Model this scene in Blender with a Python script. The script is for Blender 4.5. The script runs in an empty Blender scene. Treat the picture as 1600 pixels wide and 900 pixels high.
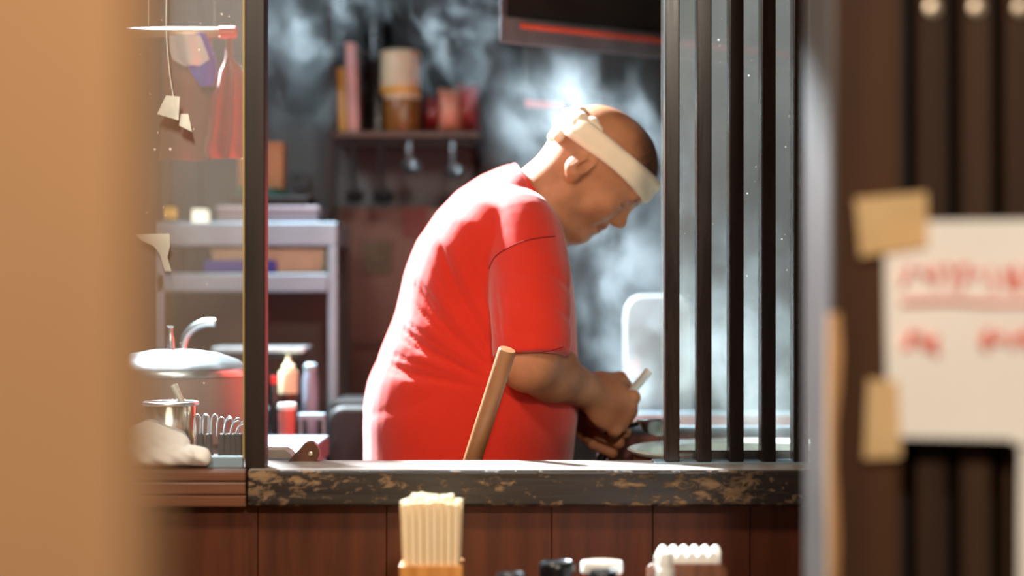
import bpy, bmesh, math, random
import numpy as np
from mathutils import Vector, Matrix
from mathutils.bvhtree import BVHTree

random.seed(7)
S = bpy.context.scene
COL = S.collection
R = math.radians

# ------------------------------------------------------------------ camera
CAM = Vector((0.0, 0.0, 1.28))
FPX = 3200.0
cd = bpy.data.cameras.new('camera')
cd.lens = 72.0; cd.sensor_width = 36.0
cd.clip_start = 0.05; cd.clip_end = 60
cd.dof.use_dof = True; cd.dof.focus_distance = 2.76; cd.dof.aperture_fstop = 1.9
cam = bpy.data.objects.new('camera', cd); COL.objects.link(cam)
cam.location = CAM; cam.rotation_euler = (R(90), 0, 0)
S.camera = cam

# ------------------------------------------------------------------ view, world
S.view_settings.view_transform = 'Standard'
S.view_settings.look = 'None'
S.view_settings.exposure = 0.0
S.view_settings.gamma = 1.0
S.view_settings.use_curve_mapping = False
S.cycles.use_denoising = True
S.cycles.max_bounces = 8
S.cycles.transparent_max_bounces = 16
S.cycles.volume_bounces = 1
S.cycles.volume_step_rate = 0.6
S.cycles.volume_max_steps = 96
S.cycles.sample_clamp_indirect = 6.0
S.cycles.caustics_reflective = False
S.cycles.caustics_refractive = False
w = bpy.data.worlds.new('night'); S.world = w; w.use_nodes = True
w.node_tree.nodes['Background'].inputs[0].default_value = (0.55, 0.42, 0.30, 1)
w.node_tree.nodes['Background'].inputs[1].default_value = 0.02

# lamp settings (each lamp's fixture is built further down)
KITCHEN_LAMP = dict(loc=(-0.80, 3.80, 2.36), power=1500.0, color=(0.80, 0.93, 1.0))
STEAM_FILL_LAMP = dict(loc=(0.80, 4.20, 2.25), power=14.0, color=(0.72, 0.90, 1.0))  # added unseen source, lights the steam from behind right
COUNTER_LAMP = dict(loc=(-0.55, 1.70, 2.05), power=50.0, color=(1.0, 0.87, 0.70))
PORCH_LAMP = dict(loc=(0.25, -0.10, 2.20), power=142.0, color=(1.0, 0.87, 0.71))
KITCHEN_FILL_LAMP = dict(loc=(-0.95, 3.35, 2.30), power=24.0, color=(0.74, 0.90, 1.0))  # added unseen source, brightens the rack and left kitchen

# ------------------------------------------------------------------ helpers
def P(px, py, Y):
    """a pixel of the 1600x900 frame at distance Y"""
    return Vector(((px - 800) / FPX * Y, Y, CAM.z - (py - 450) / FPX * Y))
def PX(px, Y): return (px - 800) / FPX * Y
def PZ(py, Y): return CAM.z - (py - 450) / FPX * Y
def lin(c):
    out = []
    for v in c[:3]:
        v /= 255.0
        out.append(v / 12.92 if v <= 0.04045 else ((v + 0.055) / 1.055) ** 2.4)
    return tuple(out) + (1.0,)

MATS = {}
class NT:
    def __init__(s, name):
        s.m = bpy.data.materials.new(name); s.m.use_nodes = True
        s.t = s.m.node_tree; s.t.nodes.clear()
        s.out = s.t.nodes.new('ShaderNodeOutputMaterial')
    def n(s, typ, **kw):
        nd = s.t.nodes.new('ShaderNode' + typ)
        for k, v in kw.items():
            if k.startswith('_'): setattr(nd, k[1:], v)
        for k, v in kw.items():
            if not k.startswith('_'):
                key = int(k[1:]) if k[0] == 'i' and k[1:].isdigit() else k.replace('__', ' ')
                s.set(nd.inputs[key], v)
        return nd
    def set(s, sock, v):
        if hasattr(v, 'is_output'): s.t.links.new(v, sock)
        elif isinstance(v, bpy.types.Node): s.t.links.new(v.outputs[0], sock)
        else: sock.default_value = v
    def ramp(s, fac, stops, interp='LINEAR'):
        r = s.n('ValToRGB'); cr = r.color_ramp; cr.interpolation = interp
        while len(cr.elements) < len(stops): cr.elements.new(0.5)
        for e, (p, c) in zip(cr.elements, stops):
            e.position = p; e.color = c if len(c) == 4 else tuple(c) + (1,)
        s.set(r.inputs[0], fac); return r
    def math(s, op, a, b=0.0, c=None, clamp=False):
        m = s.n('Math', _operation=op); m.use_clamp = clamp
        s.set(m.inputs[0], a); s.set(m.inputs[1], b)
        if c is not None: s.set(m.inputs[2], c)
        return m.outputs[0]
    def vmath(s, op, a, b=None):
        m = s.n('VectorMath', _operation=op)
        s.set(m.inputs[0], a)
        if b is not None: s.set(m.inputs[1], b)
        return m
    def coords(s, scale=(1, 1, 1), rnd=True):
        tc = s.n('TexCoord')
        v = tc.outputs['Object']
        if rnd:
            oi = s.n('ObjectInfo')
            off = s.vmath('SCALE', (3.1, 5.7, 2.3)); s.set(off.inputs['Scale'], oi.outputs['Random'])
            v = s.vmath('ADD', v, off.outputs[0]).outputs[0]
        mp = s.n('Mapping'); s.set(mp.inputs['Vector'], v); mp.inputs['Scale'].default_value = scale
        return mp.outputs[0]
    def surf(s, sh): s.t.links.new(sh.outputs[0] if isinstance(sh, bpy.types.Node) else sh, s.out.inputs['Surface'])

def mixc(nt, fac, a, b):
    m = nt.n('Mix', _data_type='RGBA'); nt.set(m.inputs[0], fac); nt.set(m.inputs[6], a); nt.set(m.inputs[7], b)
    return m.outputs[2]

def plain(name, rgb, rough=0.5, metal=0.0, var=0.12, nscale=18.0, bump=0.0, bscale=60.0, **kw):
    """one colour with a little procedural variation, gloss variation and relief"""
    if name in MATS: return MATS[name]
    nt = NT(name); c = lin(rgb)
    v = nt.coords()
    nz = nt.n('TexNoise', Vector=v, Scale=nscale, Detail=4.0)
    d = tuple(x * (1 - var) for x in c[:3]) + (1,); l = tuple(min(1, x * (1 + var)) for x in c[:3]) + (1,)
    col = nt.ramp(nz.outputs[0], [(0.3, d), (0.7, l)])
    b = nt.n('BsdfPrincipled'); nt.set(b.inputs['Base Color'], col.outputs[0])
    rr = nt.math('MULTIPLY_ADD', nz.outputs[0], 0.2, rough - 0.1, clamp=True)
    nt.set(b.inputs['Roughness'], rr); b.inputs['Metallic'].default_value = metal
    for k, val in kw.items(): nt.set(b.inputs[k.replace('__', ' ')], val)
    if bump:
        n2 = nt.n('TexNoise', Vector=v, Scale=bscale, Detail=5.0)
        bp = nt.n('Bump', Strength=bump, Distance=0.002, Height=n2.outputs[0]); nt.set(b.inputs['Normal'], bp)
    nt.surf(b); MATS[name] = nt.m; return nt.m

def wood(name, dark, light, scale=(14, 14, 1.2), rough=0.45, bump=0.25, contrast=(0.3, 0.7), spec=0.5):
    nt = NT(name); v = nt.coords(scale)
    n0 = nt.n('TexNoise', Vector=v, Scale=1.0, Detail=3.0, Distortion=0.6)
    n1 = nt.n('TexNoise', Vector=v, Scale=6.0, Detail=6.0, Roughness=0.65, Distortion=0.4)
    wv = nt.n('TexWave', Vector=v, Scale=0.55, Distortion=7.0, Detail=3.0, Detail__Scale=0.8)
    f = nt.math('MULTIPLY_ADD', wv.outputs['Fac'], 0.22, nt.math('MULTIPLY', n1.outputs[0], 0.78))
    f = nt.math('MULTIPLY_ADD', n0.outputs[0], 0.35, nt.math('MULTIPLY', f, 0.75))
    col = nt.ramp(f, [(contrast[0], lin(dark)), (contrast[1], lin(light))])
    b = nt.n('BsdfPrincipled', Base__Color=col.outputs[0])
    nt.set(b.inputs['Roughness'], nt.math('MULTIPLY_ADD', n1.outputs[0], 0.25, rough - 0.12))
    b.inputs['Specular IOR Level'].default_value = spec
    bp = nt.n('Bump', Strength=bump, Distance=0.0015, Height=f); nt.set(b.inputs['Normal'], bp)
    nt.surf(b); MATS[name] = nt.m; return nt.m

def emit(name, rgb, strength):
    nt = NT(name); e = nt.n('Emission', Color=lin(rgb), Strength=strength); nt.surf(e); return nt.m

def tag(o, label=None, cat=None, group=None, kind=None):
    if label: o['label'] = label
    if cat: o['category'] = cat
    if group: o['group'] = group
    if kind: o['kind'] = kind
    return o
def thing(name, loc, label, cat, group=None):
    o = bpy.data.objects.new(name, None); COL.objects.link(o)
    o.empty_display_size = 0.03; o.location = loc
    return tag(o, label, cat, group)

class MB:
    """collects geometry in world metres, built as one mesh object"""
    def __init__(s): s.v = []; s.f = []; s.sm = []
    def raw(s, verts, faces, smooth=False):
        o = len(s.v); s.v += [tuple(p) for p in verts]
        s.f += [tuple(i + o for i in f) for f in faces]; s.sm += [smooth] * len(faces); return s
    def box(s, lo, hi):
        x0, y0, z0 = lo; x1, y1, z1 = hi
        v = [(x0,y0,z0),(x1,y0,z0),(x1,y1,z0),(x0,y1,z0),(x0,y0,z1),(x1,y0,z1),(x1,y1,z1),(x0,y1,z1)]
        return s.raw(v, [(0,3,2,1),(4,5,6,7),(0,1,5,4),(1,2,6,5),(2,3,7,6),(3,0,4,7)])
    def lathe(s, prof, c=(0, 0, 0), n=28, axis=None, caps=True):
        """prof: (radius, height) from bottom to top; closed by caps"""
        c = Vector(c); A = Vector(axis).normalized() if axis is not None else Vector((0, 0, 1))
        q = A.to_track_quat('Z', 'Y')
        v = []; f = []
        for r, h in prof:
            for k in range(n):
                a = 2 * math.pi * k / n
                v.append(c + q @ Vector((r * math.cos(a), r * math.sin(a), h)))
        m = len(prof)
        for i in range(m - 1):
            for k in range(n):
                k2 = (k + 1) % n
                f.append((i*n+k, i*n+k2, (i+1)*n+k2, (i+1)*n+k))
        if caps:
            f.append(tuple(range(n))[::-1]); f.append(tuple((m-1)*n + k for k in range(n)))
        return s.raw(v, f, True)
    def tube(s, path, rad, n=10, flat=1.0):
        path = [Vector(p) for p in path]; m = len(path)
        rad = rad if hasattr(rad, '__len__') else [rad] * m
        v = []; f = []; up = None
        for i, p in enumerate(path):
            t = (path[min(i+1, m-1)] - path[max(i-1, 0)]).normalized()
            if up is None:
                up = Vector((0, 0, 1)) if abs(t.z) < 0.9 else Vector((0, 1, 0))
            a = t.cross(up).normalized(); b = a.cross(t).normalized(); up = b
            for k in range(n):
                th = 2 * math.pi * k / n
                v.append(p + (a * math.cos(th) + b * math.sin(th) * flat) * rad[i])
        for i in range(m - 1):
            for k in range(n):
                k2 = (k + 1) % n
                f.append((i*n+k, i*n+k2, (i+1)*n+k2, (i+1)*n+k))
        f.append(tuple(range(n))[::-1]); f.append(tuple((m-1)*n + k for k in range(n)))
        return s.raw(v, f, True)
    def prism(s, outline, y0, y1):
        """outline of (x, z) points, extruded along y"""
        n = len(outline)
        v = [(x, y0, z) for x, z in outline] + [(x, y1, z) for x, z in outline]
        f = [tuple(range(n)), tuple(range(2*n - 1, n - 1, -1))]
        f += [((k+1) % n, k, n + k, n + (k+1) % n) for k in range(n)]
        return s.raw(v, f)
    def loft(s, rings, cap=True, smooth=True):
        n = len(rings[0]); v = [p for r in rings for p in r]; f = []
        for i in range(len(rings) - 1):
            for k in range(n):
                k2 = (k + 1) % n
                f.append((i*n+k, i*n+k2, (i+1)*n+k2, (i+1)*n+k))
        if cap:
            f.append(tuple(range(n))[::-1]); f.append(tuple((len(rings)-1)*n + k for k in range(n)))
        return s.raw(v, f, smooth)
    def build(s, name, mat, parent=None, bevel=0.0, seg=2, angle=40, recalc=True):
        V = np.array([tuple(p) for p in s.v], dtype=np.float64)
        if parent is not None:
            org = np.array(world_loc(parent))
        else:
            org = np.array([(V[:,0].min()+V[:,0].max())/2, (V[:,1].min()+V[:,1].max())/2, V[:,2].min()])
        me = bpy.data.meshes.new(name)
        me.from_pydata((V - org).tolist(), [], s.f)
        me.polygons.foreach_set('use_smooth', s.sm)
        if recalc:
            bm = bmesh.new(); bm.from_mesh(me)
            bmesh.ops.recalc_face_normals(bm, faces=bm.faces[:])
            bm.to_mesh(me); bm.free()
        me.update()
        if any(s.sm) and len(s.f) < 60000:
            try: me.set_sharp_from_angle(angle=R(angle))
            except Exception: pass
        o = bpy.data.objects.new(name, me); COL.objects.link(o)
        me.materials.append(mat)
        if parent is not None: o.parent = parent
        else: o.location = org
        if bevel:
            b = o.modifiers.new('bevel', 'BEVEL'); b.width = bevel; b.segments = seg; b.limit_method = 'ANGLE'
            b.angle_limit = R(35)
        return o
def world_loc(o):
    l = Vector(o.location); p = o.parent
    while p is not None: l = l + Vector(p.location); p = p.parent
    return l
def box(name, lo, hi, mat, parent=None, bevel=0.0, **kw): return MB().box(lo, hi).build(name, mat, parent, bevel, **kw)
def pbox(name, x0, y0, x1, y1, Y, depth, mat, parent=None, bevel=0.0):
    """box whose front face at distance Y covers a pixel rectangle"""
    return box(name, (PX(x0, Y), Y, PZ(y1, Y)), (PX(x1, Y), Y + depth, PZ(y0, Y)), mat, parent, bevel)
def copy_thing(o, loc):
    c = o.copy(); COL.objects.link(c); c.location = loc
    for ch in list(o.children):
        d = ch.copy(); COL.objects.link(d); d.parent = c
    return c
def smooth_path(pts, n=6):
    pts = [Vector(p) for p in pts]; out = []
    for i in range(len(pts) - 1):
        p0 = pts[max(i-1, 0)]; p1 = pts[i]; p2 = pts[i+1]; p3 = pts[min(i+2, len(pts)-1)]
        for k in range(n):
            t = k / n
            out.append(0.5*((2*p1)+(p2-p0)*t+(2*p0-5*p1+4*p2-p3)*t*t+(3*p1-p0-3*p2+p3)*t**3))
    out.append(pts[-1]); return out

# ------------------------------------------------------------------ materials
M_dkwood = wood('dark_stained_wood', (40, 24, 16), (84, 50, 32), rough=0.42)
M_plank = wood('brown_plank', (52, 22, 9), (102, 50, 23), scale=(16, 16, 1.5), rough=0.5, contrast=(0.2, 0.9), spec=0.3)
M_bar = wood('lacquered_bar', (22, 14, 10), (38, 25, 18), rough=0.27, bump=0.04, spec=0.3)
M_post = wood('post_wood', (22, 14, 10), (42, 27, 20), rough=0.45, spec=0.3)
M_tan = plain('tan_paint', (156, 115, 76), rough=0.7, var=0.06, nscale=5, bump=0.15)
M_jamb = wood('door_jamb_wood', (52, 33, 20), (78, 51, 32), scale=(10, 10, 1.0), rough=0.6, bump=0.15, spec=0.12)
M_jambside = wood('door_jamb_side', (56, 48, 43), (74, 66, 60), scale=(10, 10, 1.0), rough=0.45, bump=0.15)
M_slat = wood('lattice_slat', (48, 32, 23), (70, 49, 35), scale=(12, 12, 1.0), rough=0.6, bump=0.15, spec=0.12)
M_wornedge = wood('worn_edge_wood', (150, 105, 60), (196, 146, 92), scale=(20, 20, 3), rough=0.6)
M_black = plain('black_void', (14, 11, 10), rough=0.7)
M_paper = plain('white_paper', (244, 238, 230), rough=0.85, var=0.02, bump=0.1, bscale=200)
M_ink = plain('red_marker', (238, 128, 114), rough=0.6)
M_steel = plain('brushed_steel', (196, 202, 206), rough=0.32, metal=1.0, var=0.08, nscale=30)
M_steelsoft = plain('satin_steel', (140, 160, 172), rough=0.5, metal=0.3, var=0.06)
M_dull = plain('dull_steel', (104, 110, 116), rough=0.45, metal=0.6, var=0.12)
M_floor = plain('concrete_floor', (92, 84, 78), rough=0.7, var=0.2, nscale=6, bump=0.3)
M_ceil = plain('ceiling_board', (96, 86, 76), rough=0.9)
M_wallgrey = plain('grey_wall_panel', (74, 84, 87), rough=0.5, var=0.1, nscale=3)
M_walldark = plain('sooty_wall', (26, 24, 24), rough=0.6, var=0.25, nscale=4)
M_blackpl = plain('black_plastic', (20, 20, 22), rough=0.28, var=0.05)
M_blackmat = plain('black_rubber', (16, 15, 15), rough=0.6)
M_white = plain('white_plastic', (236, 234, 228), rough=0.35, var=0.03)
M_cream = plain('cream_plastic', (226, 214, 176), rough=0.4, var=0.05)
M_chop = wood('pale_chopstick_wood', (240, 206, 156), (252, 228, 188), scale=(60, 60, 3), rough=0.6, bump=0.1)
M_boxwood = wood('honey_box_wood', (190, 118, 50), (226, 158, 84), scale=(30, 30, 4), rough=0.4, bump=0.1)
M_handle = wood('oiled_handle_wood', (126, 80, 46), (160, 106, 64), scale=(9, 9, 9), rough=0.42, bump=0.1, contrast=(0.1, 0.95))
M_knife = wood('brown_knife_handle', (58, 30, 18), (92, 52, 32), scale=(40, 40, 8), rough=0.35)

def m_sill():
    nt = NT('weathered_sill'); tc = nt.n('TexCoord')
    mp = nt.n('Mapping', Vector=tc.outputs['Object']); mp.inputs['Scale'].default_value = (14, 14, 30)
    n1 = nt.n('TexNoise', Vector=mp, Scale=3.4, Detail=9.0, Roughness=0.72, Distortion=0.5)
    mp2 = nt.n('Mapping', Vector=tc.outputs['Object']); mp2.inputs['Scale'].default_value = (3.0, 8, 8)
    n2 = nt.n('TexNoise', Vector=mp2, Scale=1.3, Detail=2.0)
    mp3 = nt.n('Mapping', Vector=tc.outputs['Object']); mp3.inputs['Scale'].default_value = (6, 60, 90)
    n3 = nt.n('TexNoise', Vector=mp3, Scale=1.0, Detail=5.0)
    f = nt.math('ADD', n1.outputs[0], nt.math('MULTIPLY', nt.math('SUBTRACT', n2.outputs[0], 0.47), 0.65))
    bare = nt.ramp(f, [(0.57, (0, 0, 0)), (0.64, (1, 1, 1))])
    lac = nt.ramp(n3.outputs[0], [(0.3, lin((24, 17, 13))), (0.7, lin((46, 34, 26)))])
    raw = nt.ramp(n3.outputs[0], [(0.3, lin((104, 78, 52))), (0.7, lin((168, 134, 96)))])
    col = mixc(nt, nt.math('MULTIPLY', bare.outputs[0], 0.8), lac.outputs[0], raw.outputs[0])
    b = nt.n('BsdfPrincipled', Base__Color=col)
    nt.set(b.inputs['Roughness'], nt.math('MULTIPLY_ADD', bare.outputs[0], 0.3, 0.42))
    bp = nt.n('Bump', Strength=0.5, Distance=0.002, Height=nt.math('SUBTRACT', n3.outputs[0], nt.math('MULTIPLY', bare.outputs[0], 0.5)))
    nt.set(b.inputs['Normal'], bp); nt.surf(b); return nt.m
M_sill = m_sill()
M_sill2 = wood('brown_moulded_sill', (70, 38, 24), (118, 74, 50), scale=(1.5, 20, 20), rough=0.42)

def m_glass(name, haze, warm=(220, 210, 200)):
    nt = NT(name); v = nt.coords((1, 1, 1), rnd=False)
    fr = nt.n('Fresnel', IOR=1.45)
    tr = nt.n('BsdfTransparent', Color=(0.96, 0.98, 0.97, 1)); gl = nt.n('BsdfGlossy', Roughness=0.03)
    base = nt.n('MixShader'); nt.set(base.inputs[0], nt.math('MULTIPLY', fr.outputs[0], 0.9)); nt.set(base.inputs[1], tr); nt.set(base.inputs[2], gl)
    df = nt.n('BsdfDiffuse', Color=lin(warm)); tl = nt.n('BsdfTranslucent', Color=lin(warm))
    dirt = nt.n('MixShader'); dirt.inputs[0].default_value = 0.55; nt.set(dirt.inputs[1], df); nt.set(dirt.inputs[2], tl)
    n1 = nt.n('TexNoise', Vector=v, Scale=5.0, Detail=4.0)
    film = nt.math('MULTIPLY', nt.ramp(n1.outputs[0], [(0.25, (0.45,)*3), (0.75, (1,)*3)]).outputs[0], haze)
    vo = nt.n('TexVoronoi', Vector=v, Scale=70.0)
    n2 = nt.n('TexNoise', Vector=v, Scale=14.0, Detail=2.0)
    spots = nt.math('MULTIPLY', nt.math('LESS_THAN', vo.outputs['Distance'], nt.math('MULTIPLY_ADD', n2.outputs[0], 0.5, -0.22)), 0.5)
    f = nt.math('MAXIMUM', film, spots)
    fin = nt.n('MixShader'); nt.set(fin.inputs[0], f); nt.set(fin.inputs[1], base); nt.set(fin.inputs[2], dirt)
    nt.surf(fin); return nt.m
M_glassL = m_glass('smeared_window_glass', 0.045, (196, 164, 140))
M_glassR = m_glass('spotted_window_glass', 0.09)

def m_cloth(name, rgb, weave=900.0, sheen=0.4, var=0.06, rough=0.85):
    nt = NT(name); v = nt.coords(rnd=False); c = lin(rgb)
    n1 = nt.n('TexNoise', Vector=v, Scale=9.0, Detail=4.0)
    n2 = nt.n('TexNoise', Vector=v, Scale=weave, Detail=2.0)
    n3 = nt.n('TexNoise', Vector=v, Scale=70.0, Detail=3.0)
    col = nt.ramp(n1.outputs[0], [(0.3, tuple(x*(1-var) for x in c[:3])), (0.7, tuple(min(1, x*(1+var)) for x in c[:3]))])
    b = nt.n('BsdfPrincipled', Base__Color=col.outputs[0], Roughness=rough)
    b.inputs['Sheen Weight'].default_value = sheen; b.inputs['Sheen Roughness'].default_value = 0.5
    b.inputs['Specular IOR Level'].default_value = 0.25
    h = nt.math('MULTIPLY_ADD', n3.outputs[0], 0.7, nt.math('MULTIPLY', n2.outputs[0], 0.4))
    bp = nt.n('Bump', Strength=0.35, Distance=0.0012, Height=h); nt.set(b.inputs['Normal'], bp)
    nt.surf(b); return nt.m
M_shirt = m_cloth('red_cotton', (206, 41, 20), sheen=0.3)
M_seam = m_cloth('red_seam', (130, 16, 12), sheen=0.1)
M_band = m_cloth('cream_towelling', (236, 214, 186), weave=500, sheen=0.3)
M_towel = m_cloth('white_terry', (240, 236, 230), weave=350, sheen=0.3)
M_trousers = m_cloth('dark_trousers', (28, 28, 34), sheen=0.1)

def m_skin():
    nt = NT('skin'); v = nt.coords(rnd=False)
    n1 = nt.n('TexNoise', Vector=v, Scale=22.0, Detail=5.0); n2 = nt.n('TexNoise', Vector=v, Scale=260.0, Detail=3.0)
    sk = nt.ramp(n1.outputs[0], [(0.3, lin((160, 100, 66))), (0.7, lin((192, 130, 92)))])
    at = nt.n('Attribute', _attribute_name='stubble'); al = nt.n('Attribute', _attribute_name='lip')
    st = nt.math('MULTIPLY', at.outputs['Fac'], nt.ramp(n2.outputs[0], [(0.30, (1,)*3), (0.75, (0.55,)*3)]).outputs[0])
    c = mixc(nt, st, sk.outputs[0], lin((34, 24, 20)))
    c = mixc(nt, al.outputs['Fac'], c, lin((150, 78, 66)))
    b = nt.n('BsdfPrincipled', Base__Color=c, Roughness=0.6)
    b.inputs['Specular IOR Level'].default_value = 0.35
    b.inputs['Subsurface Weight'].default_value = 0.12; b.inputs['Subsurface Radius'].default_value = (0.008, 0.003, 0.0015)
    b.inputs['Subsurface Scale'].default_value = 1.0
    bp = nt.n('Bump', Strength=0.25, Distance=0.001, Height=n2.outputs[0]); nt.set(b.inputs['Normal'], bp)
    nt.surf(b); return nt.m
M_skin = m_skin()

# ------------------------------------------------------------------ room shell
Zs = PZ(735, 2.55)                      # top of the sill
YF, YB = 2.55, 2.69                     # sill front and back edge
def struct(o, label=None, cat=None): return tag(o, label, cat, kind='structure')
struct(box('floor', (-2.6, -2.5, -0.05), (2.6, 5.0, 0.0), M_floor), 'grey concrete floor running through shop and kitchen', 'floor')
struct(box('ceiling', (-2.6, 0.7, 2.62), (2.6, 5.0, 2.70), M_ceil), 'dim board ceiling over shop and kitchen', 'ceiling')
struct(box('wall_back', (-1.7, 4.50, 0), (1.5, 4.60, 2.62), M_walldark), 'sooty dark kitchen wall behind the shelf', 'wall')
struct(box('wall_kitchen_left', (-1.70, 2.70, 0), (-1.62, 4.50, 2.62), M_wallgrey), 'grey side wall of the kitchen', 'wall')
struct(box('wall_kitchen_right', (1.30, 2.70, 0), (1.38, 4.50, 2.62), M_walldark), 'dark side wall of the kitchen beyond the stove', 'wall')
struct(box('wall_left', (-1.9, 0.71, 0), (PX(212, 0.72), 0.78, 2.62), M_tan, bevel=0.004), 'tan painted wall end at the shop entrance', 'wall')
struct(box('wall_shop_left', (-1.98, 0.78, 0), (-1.90, 2.60, 2.62), M_dkwood), 'dark wooden side wall of the shop', 'wall')
struct(box('wall_shop_right', (1.90, 1.79, 0), (1.98, 2.60, 2.62), M_dkwood), 'dark wooden side wall beyond the lattice door', 'wall')
struct(box('wall_header', (-1.9, 2.57, 1.86), (1.9, 2.69, 2.62), M_dkwood), 'dark wooden header above the serving window', 'wall')
# plank front below the sill
wc = struct(box('wall_counter', (-1.9, 2.600, 0), (1.9, 2.68, Zs - 0.045), M_black), 'dark core of the counter front behind brown planks', 'wall')
seams = [-1500, -1250, -1020, -800, -590, -390, -190, 10, 205, 403, 604, 862, 1020, 1172, 1390, 1600, 1830, 2060, 2300, 2560, 2800, 3060]
for a, b in zip(seams[:-1], seams[1:]):
    box('plank', (PX(a, 2.58) + 0.0004, 2.578 + random.uniform(0, 0.003), 0.0), (PX(b, 2.58) - 0.0004, 2.602, PZ(788, 2.565)), M_plank, wc, bevel=0.0008)
# grey upper panel and brown steel-faced panel on the kitchen's back wall
struct(pbox('trim_1', 250, -260, 512, 352, 4.46, 0.04, M_wallgrey), 'pale grey panel on the kitchen back wall', 'wall panel')

# sill
sx = PX(385, YF)
MB().box((sx + 0.001, YF, Zs - 0.045), (1.9, YB, Zs)).build('window_sill', M_sill, bevel=0.004, seg=3)
o = bpy.data.objects['window_sill']; tag(o, 'dark weathered wooden sill with peeling lacquer along its front', 'sill', kind='structure')
M_silltop = wood('worn_lit_sill_top', (138, 124, 116), (176, 162, 152), scale=(1.5, 25, 25), rough=0.45, bump=0.15)  # worn wood paled further, strong lamp light put into its colour
box('sill_top', (sx + 0.003, YF + 0.004, Zs - 0.002), (1.9, YB - 0.001, Zs + 0.0008), M_silltop, o)
sl = MB()
prof = [(YB, Zs), (YF+0.003, Zs), (YF-0.001, Zs-0.003), (YF-0.001, Zs-0.012), (YF+0.003, Zs-0.014), (YF+0.001, Zs-0.017), (YF+0.001, Zs-0.029),
        (YF+0.005, Zs-0.031), (YF+0.002, Zs-0.034), (YF+0.003, Zs-0.045), (YB, Zs-0.045)]
n = len(prof)
sl.raw([(-1.9, y, z) for y, z in prof] + [(sx - 0.0015, y, z) for y, z in prof],
       [tuple(range(n)), tuple(range(2*n-1, n-1, -1))] + [(k, n+k, n+(k+1) % n, (k+1) % n) for k in range(n)])
struct(sl.build('window_sill_moulded', M_sill2), 'brown grooved wooden sill under the smeared pane', 'sill')

# post between the pane and the open window, dark wood
post = struct(box('window_post', (PX(382, 2.57), 2.57, Zs), (PX(414, 2.57), 2.606, 1.86), M_post, bevel=0.002), 'dark brown wooden post between pane and open hatch', 'post')
M_putty = plain('old_putty', (168, 140, 84), rough=0.7)
box('putty_strip', (PX(378.5, 2.575), 2.580, Zs + 0.012), (PX(382, 2.57), 2.602, 1.86), M_putty, post)
# left window
w1 = struct(box('window_1', (-1.9, 2.590, Zs + 0.014), (PX(380, 2.59), 2.596, 1.86), M_glassL), 'smeared window pane streaked with dirt beside the post', 'window')
box('bottom_track', (-1.9, 2.586, Zs), (PX(380, 2.59), 2.602, Zs + 0.014), M_steelsoft, w1, bevel=0.001)
# right window: glass behind five lacquered bars
xb0 = PX(1036, 2.64)
w2 = struct(box('window_2', (xb0, 2.674, Zs + 0.003), (1.9, 2.679, 1.86), M_glassR), 'dirt-spotted pane behind the dark bars', 'window')
box('base_rail', (xb0 - 0.012, 2.632, Zs), (1.9, 2.686, Zs + 0.003), M_steelsoft, w2, bevel=0.001)
for k in range(16):
    x0 = PX(1039.5 + 50.2 * k, 2.635)
    box('bar', (x0, 2.635, Zs + 0.003), (x0 + 0.0185, 2.672, 1.86), M_bar, w2, bevel=0.0015)

# counter in front (below the frame) that carries the condiments
ct = thing('dining_counter', (0, 2.3, 0), 'long dark wooden dining counter below the plank front', 'counter')
ZC = 0.83
box('counter_top', (-1.85, 2.02, ZC - 0.04), (1.85, 2.577, ZC), M_dkwood, ct, bevel=0.004)
for x in (-1.5, -0.5, 0.5, 1.5): box('leg', (x - 0.03, 2.10, 0.0), (x + 0.03, 2.16, ZC - 0.04), M_dkwood, ct, bevel=0.003)

# ------------------------------------------------------------------ entrance on the right: jamb, lattice door, notice
YJ = 1.64
xj = PX(1298, YJ); xj2 = PX(1408, YJ)
jb = struct(box('door_jamb', (xj + 0.004, YJ, 0), (xj2, YJ + 0.15, 2.62), M_jamb, bevel=0.002), 'brown door jamb with pale worn edge', 'door jamb')
box('jamb_side', (xj, YJ + 0.004, 0), (xj + 0.004, YJ + 0.148, 2.62), M_jambside, jb)
we = MB()
zz = [0.0 + 0.03 * i for i in range(int(PZ(378, YJ) / 0.03))]
we.loft([[(xj - 0.0015, YJ - 0.0012, z), (xj + 0.006 + 0.003 * math.sin(z * 37) * math.sin(z * 11 + 1), YJ - 0.0012, z), (xj + 0.006, YJ + 0.004, z), (xj - 0.0015, YJ + 0.012 + 0.005 * math.sin(z * 23), z)] for z in zz], smooth=False)
we.build('worn_edge', M_wornedge, jb)
dr = struct(thing('door_1', (0.7, 1.69, 0), 'dark brown lattice door of upright slats', 'door'))
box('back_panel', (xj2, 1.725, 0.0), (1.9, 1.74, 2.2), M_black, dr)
M_screw = plain('screw_steel', (176, 160, 140), rough=0.4, metal=0.8)
px = 1432
while px < 3900:
    x0 = PX(px, 1.67); s = box('slat', (x0, 1.67, 0.06), (x0 + 0.0255, 1.695, 2.1), M_slat, dr, bevel=0.004)
    if px < 1700:
        MB().lathe([(0.0001, 0), (0.006, 0.001), (0.0068, 0.003), (0.0068, 0.006)], (x0 + 0.0125, 1.664, PZ(14, 1.67)), 14, axis=(0, 1, 0)).build('screw', M_screw, s)
    px += 69
box('bottom_rail', (xj2, 1.666, 0.0), (1.9, 1.70, 0.06), M_slat, dr); box('top_rail', (xj2, 1.666, 2.1), (1.9, 1.70, 2.2), M_slat, dr)
struct(box('wall_right', (xj2, 1.67, 2.2), (1.9, 1.75, 2.62), M_dkwood), 'dark wooden wall above the lattice door', 'wall')

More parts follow.
